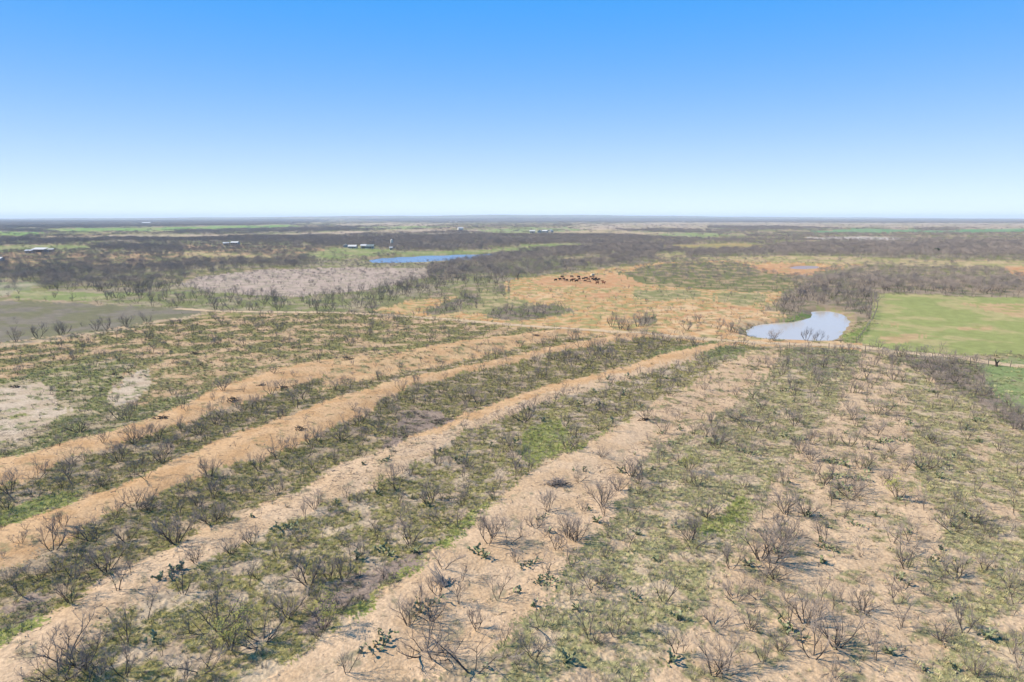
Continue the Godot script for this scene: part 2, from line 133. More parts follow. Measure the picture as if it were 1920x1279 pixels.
const MARKED_TREES := [-35.01,-62.65,-40.93,-57.57,-40.42,-58.41,-37.64,-57.15,-36.70,-56.54,-38.76,-54.39,-28.94,-55.55,-32.81,-49.87,-33.34,-47.49,-32.17,-46.27,-29.40,-47.57,-25.52,-44.25,-24.53,-47.57,-27.12,-40.82,-25.47,-41.62,-29.49,-39.57,-28.30,-39.57,-26.73,-39.05,-23.93,-38.38,-18.41,-41.05,-19.31,-38.89,-12.88,-42.81,-21.46,-45.79,-23.49,-53.74,-20.09,-48.70,-14.26,-49.79,-14.06,-46.48,-15.57,-49.01,-27.17,-59.50,-18.39,-56.04,-16.51,-56.64,-18.99,-62.65,-25.63,-51.96,3.41,-62.16,8.74,-61.57,-1.63,-56.54,-0.37,-55.35,-1.96,-55.16,4.93,-56.84,5.57,-56.14,3.71,-54.58,9.89,-55.06,4.73,-51.70,2.62,-50.61,-3.83,-49.24,-5.42,-50.86,-3.80,-46.06,-5.40,-46.98,-6.61,-45.38,-7.10,-43.49,-5.66,-44.06,-1.06,-46.77,-2.44,-42.99,-0.63,-41.05,-5.54,-40.65,-4.01,-40.21,-2.41,-38.53,6.08,-47.71,11.13,-46.48,10.60,-40.49,6.91,-42.21,5.12,-42.21,1.94,-43.18,-10.20,-38.38,-9.92,-49.48,-5.00,-58.95,17.59,-51.53,20.47,-53.02,21.27,-52.57,23.82,-56.54,27.14,-56.34,26.93,-53.47,28.03,-61.80,31.36,-61.45,33.19,-56.34,32.12,-52.75,16.50,-46.77,18.22,-46.98,20.46,-49.79,22.66,-46.77,24.27,-46.84,28.01,-46.27,25.19,-45.45,14.04,-43.30,16.31,-42.99,19.24,-44.06,20.34,-43.74,21.61,-44.71,15.89,-39.57,21.32,-41.22,23.69,-41.39,19.27,-40.11,23.18,-39.73,13.18,-38.43,12.41,-38.38,11.08,-40.49,30.84,-42.99,26.82,-43.43,32.46,-40.65,40.05,-82.97,48.54,-94.93,36.38,-74.90,33.21,-69.80,28.95,-69.80,27.85,-65.58,40.59,-70.55,40.15,-74.56,52.85,-83.38,32.00,-90.84,31.35,-93.35,31.40,-109.9,34.02,-109.9,61.78,-114.7,66.29,-121.6,71.78,-114.7,71.10,-94.66,55.78,-115.5,10.55,-77.72,18.66,-93.35,19.96,-87.30,7.10,-69.80,8.85,-63.64,11.02,-67.63,22.23,-96.00,6.80,-80.36,7.83,-80.95,-47.96,-84.01,-39.04,-70.10,-31.57,-68.63,-33.21,-65.58,-50.48,-81.94,-56.74,-87.30,-55.31,-80.95,-54.86,-93.35,-53.05,-92.08,-49.13,-100.3,-46.40,-108.2,-42.75,-121.6,-44.95,-101.2,-41.12,-71.32,-47.21,-68.63,-52.06,-67.21,-43.02,-68.63,-45.34,-76.29,-43.43,-87.30,-40.48,-86.17,-27.56,-77.54,-24.54,-83.59,-8.54,-75.42,-1.72,-70.55,-1.85,-64.79]
const POND_TREES := [60.45,-157.2,67.54,-156.5,72.42,-161.5]
const DAM_TREES := [44.21,-172.6,50.38,-185.2,52.54,-173.4,54.47,-170.9,55.55,-170.1]
const ROW_TREES := [-111.7,-160.8,-109.6,-165.3,-109.3,-166.9,-105.1,-172.6,-103.9,-175.1,-101.3,-179.6,-98.89,-185.2,-114.0,-156.5]
const PASTURE_TREES := [26.20,-179.6,27.89,-176.0,29.26,-174.3,32.92,-179.6,34.98,-182.3]
const CACTI := [-27.20,-49.48,-26.84,-50.44,-26.45,-49.63,-26.44,-51.02,-24.16,-60.63,-20.51,-56.84,-20.45,-58.41,-6.44,-44.91,-5.99,-45.92,-6.82,-44.38,-8.75,-42.09,-8.57,-41.10,-9.81,-40.38,-2.66,-53.47,-2.29,-52.93,3.03,-49.63,2.45,-48.85,2.06,-49.40,1.38,-51.87,7.34,-62.65,7.90,-60.06,2.74,-60.63,3.34,-57.88,0.40,-47.71,1.55,-45.92,18.90,-43.18,18.91,-42.75,27.00,-56.34,26.84,-55.16,29.14,-61.45,34.62,-61.80,28.13,-62.04,32.69,-65.98,34.47,-68.63,34.92,-68.05,39.60,-73.23,38.02,-75.42,38.16,-74.56,47.51,-84.43,48.10,-84.01,26.18,-85.08,45.77,-74.56,51.40,-70.25,58.49,-83.59,36.57,-54.87,42.71,-61.21,32.00,-42.39,25.75,-38.79,37.60,-85.08,36.35,-84.86,-12.81,-52.84,-24.03,-41.91,-23.29,-41.50,-16.55,-44.58,9.98,-39.57,9.07,-46.98,11.79,-52.57,14.67,-79.02,6.80,-72.91,18.06,-79.97,12.12,-72.91,-8.05,-53.93,27.57,-38.79,30.46,-49.24,67.60,-108.9,-1.67,-38.94,3.37,-39.46]
const DEBRIS := [-48.26,-92.08,-27.95,-87.75,-41.64,-111.7,-37.60,-111.0,-42.37,-101.8,-71.77,-121.6,-82.65,-112.1,-66.36,-141.9,-59.84,-129.8,18.56,-92.84,-32.70,-135.3,-68.99,-118.7,-71.75,-108.9,5.79,-164.5]
const BRUSH_PILE := [4.65,-68.77]
const SNAG := [-5.29,-48.62]
const STUMP := [91.89,-128.3]
const HERD := [19.76,-312.5,21.88,-315.2,23.78,-318.0,24.82,-312.5,26.77,-309.8,27.95,-315.2,28.92,-309.8,30.89,-318.0,33.14,-320.8,32.74,-309.8,34.68,-323.6,35.06,-318.0,33.84,-304.6,37.34,-320.8,37.43,-315.2,38.83,-320.8,38.32,-312.5,39.96,-318.0,36.99,-299.6,39.77,-299.6,23.87,-329.5,28.69,-332.5,31.74,-329.5,40.29,-307.2,37.33,-329.5]
const FEEDER := [39.40,-338.7]
const LONG_BARN := [-387.2,-571.4]
const LEAN_TO := [-386.6,-558.4]
const SHED := [-377.6,-571.4]
const EDGE_SHED := [-342.0,-463.3]
const WHITE_BARN := [-307.5,-775.5]
const BARN_ANNEX := [-311.1,-759.6]
const HOUSE_A := [-148.7,-652.3]
const HOUSE_B := [-133.2,-652.3]
const HOUSE_C := [-138.7,-652.3]
const WATER_TANK := [-104.9,-609.2]
const PUMP_SHED := [-109.4,-630.0]
const JUNIPER := [332.5,-546.0]
const FAR_HALL := [-1694,-3253]
const FAR_HOUSES := [37.26,-1287,50.99,-1287,60.80,-1287,71.85,-1310,-384.8,-4402,-351.3,-4402,1174,-4798,-125.4,-1698,-159.9,-670.0]

# soil, second soil, plant cover colour, share covered, patch size (m), woody plants per square metre, least and greatest height, grass tufts per square metre
const COVER := {
	"scrub": [Color(.36, .275, .175), Color(.31, .235, .155), Color(.20, .19, .09), .60, 14.0, .036, 1.5, 3.5, 1.0],
	"far_scrub": [Color(.36, .275, .175), Color(.31, .235, .155), Color(.20, .19, .09), .55, 160.0, .007, 2.5, 4.5, 0.0],
	"far_wood": [Color(.29, .24, .17), Color(.25, .21, .155), Color(.20, .205, .10), .5, 90.0, .025, 3.5, 5.5, 0.0],
	"far_green": [Color(.25, .31, .11), Color(.29, .30, .13), Color(.20, .30, .09), .6, 120.0, .0003, 3.0, 5.0, 0.0],
	"far_green_pale": [Color(.31, .30, .17), Color(.34, .29, .18), Color(.25, .29, .12), .6, 90.0, .002, 3.0, 5.0, 0.0],
	"far_teal": [Color(.18, .27, .14), Color(.20, .27, .14), Color(.15, .26, .12), .6, 200.0, .0001, 3.0, 5.0, 0.0],
	"far_tan": [Color(.44, .345, .25), Color(.40, .31, .22), Color(.34, .285, .18), .4, 150.0, .002, 2.5, 4.0, 0.0],
	"far_straw": [Color(.47, .36, .23), Color(.43, .325, .21), Color(.34, .28, .17), .4, 80.0, .002, 2.5, 4.0, 0.0],
	"far_pale_bare": [Color(.52, .45, .39), Color(.44, .37, .31), Color(.27, .25, .17), .25, 25.0, .008, 2.5, 4.0, 0.0],
	"scrub_orange": [Color(.42, .28, .16), Color(.36, .25, .16), Color(.20, .19, .10), .55, 20.0, .030, 1.8, 3.6, 0.0],
	"scrub_green": [Color(.36, .27, .15), Color(.33, .24, .14), Color(.17, .17, .075), .62, 12.0, .034, 1.4, 2.8, 0.0],
	"field_green": [Color(.33, .30, .15), Color(.30, .28, .15), Color(.22, .25, .10), .65, 30.0, .003, 2.0, 3.5, 0.0],
	"field_pale": [Color(.36, .32, .21), Color(.30, .27, .18), Color(.23, .24, .13), .5, 30.0, .012, 2.0, 3.5, 0.0],
	"belt": [Color(.34, .285, .18), Color(.28, .23, .16), Color(.22, .215, .10), .5, 26.0, .052, 3.0, 5.0, 0.0],
	"belt_low": [Color(.34, .285, .18), Color(.28, .23, .16), Color(.22, .215, .10), .5, 18.0, .045, 1.0, 1.9, 0.0],
	"belt_green": [Color(.21, .19, .11), Color(.19, .17, .10), Color(.17, .185, .075), .7, 18.0, .05, 2.2, 4.0, 0.0],
	"belt_sparse": [Color(.33, .28, .17), Color(.28, .23, .15), Color(.20, .205, .09), .6, 14.0, .044, 3.0, 4.6, 0.0],
	"belt_brown": [Color(.32, .245, .165), Color(.28, .215, .15), Color(.17, .16, .085), .4, 16.0, .070, 2.8, 4.6, 0.0],
	"straw": [Color(.44, .34, .19), Color(.41, .30, .17), Color(.30, .27, .12), .45, 16.0, .006, 1.5, 3.0, 0.0],
	"pink_field": [Color(.43, .34, .27), Color(.39, .305, .245), Color(.33, .275, .20), .35, 10.0, .05, .8, 1.8, 0.0],
	"grey_field": [Color(.215, .185, .14), Color(.19, .168, .128), Color(.18, .168, .10), .55, 22.0, .0006, 1.0, 1.5, 0.0],
	"pasture": [Color(.53, .355, .185), Color(.46, .26, .115), Color(.31, .265, .115), .42, 6.0, .03, .7, 1.6, 0.0],
	"pasture_green": [Color(.40, .32, .17), Color(.36, .28, .15), Color(.23, .22, .10), .6, 9.0, .024, .8, 2.2, 0.0],
	"red_bare": [Color(.50, .30, .16), Color(.46, .25, .125), Color(.36, .27, .13), .15, 9.0, .003, .7, 1.4, 0.0],
	"thicket": [Color(.25, .20, .14), Color(.23, .18, .13), Color(.17, .17, .08), .5, 8.0, .11, 1.8, 3.2, 0.0],
	"brown_field": [Color(.36, .27, .12), Color(.33, .25, .12), Color(.29, .26, .11), .4, 40.0, .0, 1.0, 2.0, 0.0],
	"field_right": [Color(.38, .325, .15), Color(.36, .315, .145), Color(.27, .285, .105), .66, 22.0, .0, 1.0, 2.0, 0.0],
	"field_patch": [Color(.44, .31, .165), Color(.41, .29, .15), Color(.29, .275, .105), .35, 12.0, .0, 1.0, 2.0, 0.0],
	"green_front": [Color(.26, .265, .125), Color(.28, .26, .13), Color(.20, .245, .10), .7, 15.0, .0, 1.0, 2.0, 0.5],
	"bank_green": [Color(.24, .24, .10), Color(.27, .23, .11), Color(.18, .225, .07), .75, 5.0, .012, 1.5, 2.6, 1.0],
	"mud": [Color(.30, .225, .145), Color(.25, .185, .12), Color(.22, .21, .09), .25, 4.0, .004, .8, 1.5, .4],
	"dam": [Color(.56, .39, .22), Color(.49, .29, .14), Color(.30, .26, .12), .18, 7.0, .03, .8, 2.0, .3],
	"mix_orange": [Color(.48, .335, .20), Color(.43, .29, .165), Color(.24, .218, .088), .55, 9.0, .055, 1.2, 2.8, 3.6],
	"grass_left": [Color(.42, .33, .21), Color(.37, .29, .18), Color(.215, .218, .078), .66, 8.0, .035, 1.4, 3.0, 6.0],
	"white_bare": [Color(.49, .39, .285), Color(.44, .34, .235), Color(.25, .24, .12), .25, 6.0, .016, 1.0, 2.2, .6],
	"brush_strip": [Color(.40, .30, .19), Color(.34, .255, .165), Color(.210, .190, .068), .66, 5.0, .185, 1.6, 3.6, 8.0],
	"brush_open": [Color(.45, .35, .235), Color(.37, .28, .19), Color(.255, .228, .085), .62, 5.0, .135, 1.6, 3.4, 7.0],
	"orange_bare": [Color(.51, .335, .185), Color(.46, .285, .145), Color(.30, .23, .12), .06, 5.0, .010, 1.0, 2.4, .12],
	"pink_bare": [Color(.54, .385, .245), Color(.49, .34, .205), Color(.31, .25, .155), .10, 5.0, .026, 1.3, 2.8, .7],
	"sand_trees": [Color(.53, .375, .235), Color(.48, .33, .20), Color(.26, .23, .115), .26, 5.5, .050, 1.4, 2.9, 1.2],
	"bare_lane": [Color(.54, .385, .245), Color(.49, .34, .205), Color(.31, .25, .155), .04, 5.0, .004, 1.0, 2.0, .08],
	"orange_mix": [Color(.52, .35, .19), Color(.48, .30, .155), Color(.26, .225, .11), .25, 6.0, .03, 1.0, 2.2, .8],
	"green_bright": [Color(.22, .23, .09), Color(.20, .22, .08), Color(.225, .24, .07), .92, 4.0, .006, 1.2, 2.4, 9.0],
	"litter": [Color(.30, .225, .17), Color(.25, .19, .15), Color(.16, .15, .08), .3, 4.0, .05, 1.4, 2.8, 6.5],
	"green_mix": [Color(.47, .36, .235), Color(.42, .31, .20), Color(.285, .265, .125), .64, 5.5, .100, 1.5, 3.4, 7.0],
	"pink_mix": [Color(.53, .38, .24), Color(.47, .335, .21), Color(.25, .225, .115), .26, 5.5, .090, 1.6, 3.6, 2.4],
	"hedge": [Color(.26, .20, .15), Color(.22, .17, .13), Color(.16, .16, .08), .5, 5.0, .34, 2.4, 4.0, 1.5],
	"hedge_thin": [Color(.33, .255, .17), Color(.30, .225, .155), Color(.20, .205, .10), .65, 6.0, .2, 1.6, 3.0, 2.5],
	"green_strip": [Color(.30, .25, .15), Color(.26, .22, .13), Color(.16, .18, .07), .75, 6.0, .07, 1.4, 2.8, 3.0],
	"row_sand": [Color(.48, .36, .23), Color(.42, .30, .19), Color(.25, .23, .12), .3, 6.0, .006, 1.0, 2.0, .6],
}
# where a tree stands, in words, by kind of land
const GROUND_WORDS := {
	"brush_strip": "in a green strip of dense brush", "brush_open": "in open olive brush", "orange_bare": "on a bare orange ridge of sand", "pink_bare": "on bare pinkish sand",
	"bare_lane": "on the smooth sand lane", "orange_mix": "on patchy orange sand", "green_bright": "in bright green grass", "litter": "on dark brown plant litter", "green_mix": "in thin grey-green grass", "sand_trees": "on pale tan sand", "pink_mix": "on pinkish cactus-dotted soil",
	"hedge": "in the hedge beside the green field", "hedge_thin": "in the thin brush below the pond", "grass_left": "in grass beside chalky bare ground", "white_bare": "on chalky bare ground", "mix_orange": "on mottled orange scrubland",
}

const EDGE_WORDS := {
	"brush_strip": "beside dense brush", "brush_open": "beside open brush", "orange_bare": "beside bare orange sand", "pink_bare": "beside bare pinkish sand", "bare_lane": "beside the smooth sand lane", "orange_mix": "beside patchy orange sand",
	"green_bright": "beside bright green grass", "litter": "beside dark litter", "green_mix": "beside thin grass", "pink_mix": "beside cactus-dotted soil", "hedge": "beside the hedge", "green_front": "beside the green field",
	"white_bare": "beside chalky ground", "grass_left": "beside long grass", "mix_orange": "beside orange scrub",
}

var names: Array = []
var table: Array = []
var levels: Array = []            # land kinds on four nested maps: [cell size, bytes]
var berm := PackedFloat32Array()  # 2 m cells over 256 m
var basin := PackedFloat32Array() # 2 m cells over 1024 m
var rolling := FastNoiseLite.new()
var clods := FastNoiseLite.new()
var hills := FastNoiseLite.new()
var warp := FastNoiseLite.new()
var patch := FastNoiseLite.new()
var mottle := FastNoiseLite.new()
var taken := {}
var M := {}

func _ready() -> void:
	var cam := Camera3D.new()
	cam.name = "camera"
	add_child(cam)
	cam.position = Vector3(0, 28, 0)
	cam.rotation_degrees = Vector3(-10.08, 0, 0)
	cam.fov = 52.49
	cam.near = 0.5
	cam.far = 60000.0
	cam.current = true
	var sky_look := ProceduralSkyMaterial.new()
	sky_look.sky_top_color = Color(.004, .172, .49).linear_to_srgb()
	sky_look.sky_horizon_color = Color(.485, .560, .630).linear_to_srgb()
	sky_look.sky_curve = 0.075
	sky_look.ground_bottom_color = Color(.33, .27, .2).linear_to_srgb()
	sky_look.ground_horizon_color = Color(.62, .70, .78).linear_to_srgb()
	sky_look.sun_angle_max = 1.0
	var env := Environment.new()
	env.background_mode = Environment.BG_SKY
	env.sky = Sky.new()
	env.sky.sky_material = sky_look
	env.tonemap_mode = Environment.TONE_MAPPER_LINEAR
	env.tonemap_exposure = 2.0
	env.fog_enabled = true
	env.fog_density = 0.000085
	env.fog_light_color = Color(.87, .935, 1.0)
	env.sdfgi_enabled = true
	env.ssao_enabled = true
	env.ssil_enabled = true
	var around := WorldEnvironment.new()
	around.name = "world_environment"
	around.environment = env
	add_child(around)
	var sun := DirectionalLight3D.new()
	sun.name = "sun"
	sun.light_energy = 1.6
	sun.light_color = Color(1.0, .955, .88)
	sun.light_angular_distance = 0.5
	sun.shadow_enabled = true
	add_child(sun)
	var e := deg_to_rad(39.0)
	var a := deg_to_rad(7.0)
	sun.look_at_from_position(Vector3.ZERO, Vector3(cos(e) * cos(a), -sin(e), cos(e) * sin(a)), Vector3.UP)
	materials()
	land()
	ground()
	water()
	track()
	print("land ", Time.get_ticks_msec())
	buildings()
	fences()
	trees()
	print("trees ", Time.get_ticks_msec())
	cacti()
	deadwood()
	cattle()
	grass()
	print("done ", Time.get_ticks_msec())

# ---------------------------------------------------------------- helpers
func mat(c: Color, rough := 0.9, vertex := false) -> StandardMaterial3D:
	var m := StandardMaterial3D.new()
	m.albedo_color = c.linear_to_srgb()
	m.roughness = rough
	m.metallic_specular = 0.25
	m.vertex_color_use_as_albedo = vertex
	m.cull_mode = BaseMaterial3D.CULL_DISABLED
	return m

func noise_texture(freq: float, from: Color, to: Color, seed_: int, bump := false, octaves := 5) -> NoiseTexture2D:
	var n := FastNoiseLite.new()
	n.noise_type = FastNoiseLite.TYPE_SIMPLEX
	n.seed = seed_
	n.frequency = freq
	n.fractal_octaves = octaves
	var t := NoiseTexture2D.new()
	t.width = 1024
	t.height = 1024
	t.seamless = true
	t.noise = n
	if bump:
		t.as_normal_map = true
		t.bump_strength = 6.0
	else:
		var g := Gradient.new()
		g.set_color(0, from.linear_to_srgb())
		g.set_color(1, to.linear_to_srgb())
		t.color_ramp = g
	return t

func materials() -> void:
	var soil := mat(Color(1, 1, 1), 0.96, true)
	soil.albedo_texture = noise_texture(.03, Color(.70, .69, .68), Color(1.0, 1.0, 1.0), 5)
	soil.uv1_triplanar = true
	soil.uv1_world_triplanar = true
	soil.uv1_scale = Vector3(.11, .11, .11)
	soil.normal_enabled = true
	soil.normal_texture = noise_texture(.02, Color.BLACK, Color.WHITE, 8, true)
	soil.normal_scale = 0.7
	soil.metallic_specular = 0.1
	M.soil = soil
	var road := mat(Color(.45, .33, .205), 0.95)
	road.albedo_texture = noise_texture(.02, Color(.70, .68, .66), Color(1, 1, 1), 6)
	road.uv1_triplanar = true
	road.uv1_world_triplanar = true
	road.uv1_scale = Vector3(.09, .09, .09)
	M.road = road
	M.bark = mat(Color(.075, .062, .053), 0.95)
	M.twig = mat(Color(.225, .187, .160), 0.95)
	M.bud = mat(Color(.29, .28, .075), 0.8)
	M.bud.backlight_enabled = true
	M.bud.backlight = Color(.10, .11, .02)
	M.cactus = mat(Color(1, 1, 1), 0.65, true)
	M.grey_wood = mat(Color(.165, .150, .135), 0.95)
	M.dark_wood = mat(Color(.055, .043, .035), 0.95)
	M.post = mat(Color(.16, .13, .105), 0.9)
	M.wire = mat(Color(.35, .34, .33), 0.5)
	M.wire.metallic = 0.7
	M.juniper = mat(Color(.028, .050, .022), 0.9)
	M.tuft = mat(Color(1, 1, 1), 0.9, true)
	M.white_metal = mat(Color(.42, .41, .385), 0.7)
	M.pale_wall = mat(Color(.42, .40, .36), 0.8)
	M.grey_wall = mat(Color(.36, .37, .38), 0.7)
	M.green_roof = mat(Color(.15, .175, .165), 0.75)
	M.door = mat(Color(.20, .15, .11), 0.6)
	M.pane = mat(Color(.12, .14, .155), 0.08)
	M.hay = mat(Color(.45, .38, .25), 0.95)
	var pond := mat(Color(.40, .335, .25), 0.06)
	pond.metallic_specular = 0.5
	pond.normal_enabled = true
	pond.normal_texture = noise_texture(.015, Color.BLACK, Color.WHITE, 31, true)
	pond.normal_scale = 0.05
	pond.uv1_triplanar = true
	pond.uv1_world_triplanar = true
	pond.uv1_scale = Vector3(.12, .12, .12)
	M.pond = pond
	var lake: StandardMaterial3D = pond.duplicate()
	lake.albedo_color = Color(.13, .175, .24).linear_to_srgb()
	lake.roughness = 0.25
	lake.normal_scale = 0.6
	M.lake = lake
	var muddy: StandardMaterial3D = pond.duplicate()
	muddy.roughness = 0.45
	muddy.albedo_color = Color(.27, .19, .15).linear_to_srgb()
	M.muddy = muddy

func numbered(called: String) -> String:
	var n: int = taken.get(called, 0)
	taken[called] = n + 1
	return called if n == 0 else "%s_%03d" % [called, n]

func thing(called: String, label: String, category: String, at: Vector3, turn := 0.0, group := "") -> Node3D:
	var o := Node3D.new()
	o.name = numbered(called)
	add_child(o)
	o.position = at
	o.rotation.y = turn
	o.set_meta("label", label)
	o.set_meta("category", category)
	if group != "":
		o.set_meta("group", group)
	return o

func part(called: String, mesh: Mesh, m: Material, parent: Node3D) -> MeshInstance3D:
	var o := MeshInstance3D.new()
	o.name = called
	o.mesh = mesh
	o.material_override = m
	parent.add_child(o, true)
	return o

func structure(called: String, mesh: Mesh, m: Material) -> MeshInstance3D:
	var o := part(numbered(called), mesh, m, self)
	o.set_meta("kind", "structure")
	return o

func tool() -> SurfaceTool:
	var st := SurfaceTool.new()
	st.begin(Mesh.PRIMITIVE_TRIANGLES)
	st.set_smooth_group(-1)
	return st

func done(st: SurfaceTool) -> ArrayMesh:
	st.generate_normals()
	return st.commit()

func quad(st: SurfaceTool, a: Vector3, b: Vector3, c: Vector3, d: Vector3) -> void:
	for p in [a, b, c, a, c, d]:
		st.add_vertex(p)

func box(st: SurfaceTool, lo: Vector3, hi: Vector3) -> void:
	var v := []
	for i in 8:
		v.append(Vector3(hi.x if i & 1 else lo.x, hi.y if i & 2 else lo.y, hi.z if i & 4 else lo.z))
	for f in [[4, 6, 7, 5], [1, 3, 2, 0], [0, 2, 6, 4], [5, 7, 3, 1], [2, 3, 7, 6], [4, 5, 1, 0]]:
		quad(st, v[f[0]], v[f[1]], v[f[2]], v[f[3]])

func tube(st: SurfaceTool, a: Vector3, b: Vector3, ra: float, rb: float, sides: int) -> void:
	var d := (b - a).normalized()
	var u := d.cross(Vector3.RIGHT if absf(d.x) < .8 else Vector3.UP).normalized()
	var v := d.cross(u)
	for i in sides:
		var s := TAU * i / sides
		var t := TAU * (i + 1) / sides
		var n := u * cos(s) + v * sin(s)
		var m := u * cos(t) + v * sin(t)
		quad(st, a + n * ra, b + n * rb, b + m * rb, a + m * ra)

func smooth(lo: float, hi: float, x: float) -> float:
	var t := clampf((x - lo) / (hi - lo), 0.0, 1.0)
	return t * t * (3.0 - 2.0 * t)

func points(flat: Array) -> PackedVector2Array:
	var p := PackedVector2Array()
	for i in range(0, flat.size(), 2):
		p.append(Vector2(flat[i], flat[i + 1]))
	return p

# ---------------------------------------------------------------- the land as maps
func fill(im: Image, cell: float, wide: float, p: PackedVector2Array, c: Color) -> void:
	var n := im.get_width()
	var top := n
	var bottom := -1
	for q in p:
		top = mini(top, int(floor(-q.y / cell)))
		bottom = maxi(bottom, int(ceil(-q.y / cell)))
	for row in range(clampi(top, 0, n), clampi(bottom + 1, 0, n)):
		var z := -(row + .5) * cell
		var hits := []
		for i in p.size():
			var a := p[i]
			var b := p[(i + 1) % p.size()]
			if (a.y > z) != (b.y > z):
				hits.append(a.x + (z - a.y) / (b.y - a.y) * (b.x - a.x))
		hits.sort()
		for k in range(0, hits.size() - 1, 2):
			var x0 := clampi(int(round((hits[k] + wide) / cell)), 0, n)
			var x1 := clampi(int(round((hits[k + 1] + wide) / cell)), 0, n)
			if x1 > x0:
				im.fill_rect(Rect2i(x0, row, x1 - x0, 1), c)

func blurred(polygons: Array, cell: float, small: int) -> PackedFloat32Array:
	var im := Image.create(1024, 1024, false, Image.FORMAT_RF)
	for p in polygons:
		fill(im, cell, cell * 512.0, points(p), Color(1, 1, 1))
	im.resize(small / 2, small / 2, Image.INTERPOLATE_LANCZOS)
	im.resize(small, small, Image.INTERPOLATE_CUBIC)
	return im.get_data().to_float32_array()

func look(a: PackedFloat32Array, n: int, cell: float, wide: float, x: float, z: float) -> float:
	var u := (x + wide) / cell - .5
	var v := -z / cell - .5
	if u < 0.0 or v < 0.0 or u >= n - 1 or v >= n - 1:
		return 0.0
	var i := int(u)
	var j := int(v)
	var s := u - i
	var t := v - j
	var k := j * n + i
	return (a[k] * (1 - s) + a[k + 1] * s) * (1 - t) + (a[k + n] * (1 - s) + a[k + n + 1] * s) * t

func land() -> void:
	for n in COVER:
		names.append(n)
		table.append(COVER[n])
	for cell in [.25, 1.0, 4.0, 32.0]:
		var im := Image.create(1024, 1024, false, Image.FORMAT_R8)
		for r in LAND:
			fill(im, cell, cell * 512.0, points(r[1]), Color(names.find(r[0]) / 255.0, 0, 0))
		levels.append([cell, im.get_data()])
	berm = blurred(BERMS, .25, 128)
	basin = blurred([POND, LAKE, TANK], 1.0, 512)
	for n in [[rolling, 1.0 / 170.0, 3], [clods, 1.0 / 1.6, 2], [hills, 1.0 / 5200.0, 4], [warp, 1.0 / 9.0, 3], [patch, 1.0, 3], [mottle, 1.0 / 1.1, 3]]:
		n[0].noise_type = FastNoiseLite.TYPE_SIMPLEX
		n[0].frequency = n[1]
		n[0].fractal_octaves = n[2]
		n[0].seed = 11 + taken.size()
		taken["noise%d" % taken.size()] = 1
	taken.clear()

func kind_at(x: float, z: float) -> int:
	for l in levels:
		var cell: float = l[0]
		var i := int(x / cell + 512.0)
		var j := int(-z / cell)
		if z < 0.0 and i >= 0 and j < 1024 and i < 1024:
			var bytes: PackedByteArray = l[1]
			return bytes[j * 1024 + i]
	return 0

func kind_ragged(x: float, z: float) -> int:
	var d := clampf(-z / 110.0, .6, 7.0)
	var f := 1.0 / d
	var a := warp.get_noise_2d(x * f, z * f) * 1.7 * d + mottle.get_noise_2d(x * f * 1.6, z * f * 1.6) * 1.1 * d
	var b := warp.get_noise_2d(x * f + 500.0, z * f) * 1.7 * d + mottle.get_noise_2d(x * f * 1.6 + 90.0, z * f * 1.6) * 1.1 * d
	return kind_at(x + a, z + b)

func height(x: float, z: float) -> float:
	var r := sqrt(x * x + z * z)
	var h := rolling.get_noise_2d(x, z) * lerpf(.5, 2.6, smooth(150.0, 1200.0, r))
	if r < 340.0:
		h += look(berm, 128, 2.0, 128.0, x, z) * .40
	if r < 95.0:
		# grass grows on small hummocks, sand lies nearly smooth
		var grown: float = table[kind_at(x, z)][3]
		h += clods.get_noise_2d(x, z) * lerpf(.02, .07, grown) + maxf(0.0, clods.get_noise_2d(x * 2.6 + 40.0, z * 2.6)) * .17 * maxf(grown - .12, .02) * (1.0 - smooth(70.0, 95.0, r))
	if r < 1200.0:
		var b := look(basin, 512, 2.0, 512.0, x, z)
		h = h * (1.0 - smooth(0.0, .25, b)) - 1.5 * b
	if r > 6000.0:
		var side := absf(atan2(x, -z) - .02)
		h += smooth(6000.0, 14500.0, r) * (maxf(0.0, 78.0 - 120.0 * side) + 26.0 * hills.get_noise_2d(x, z) + 6.0)
	return h

func on(x: float, z: float, lift := 0.0) -> Vector3:
	return Vector3(x, height(x, z) + lift, z)

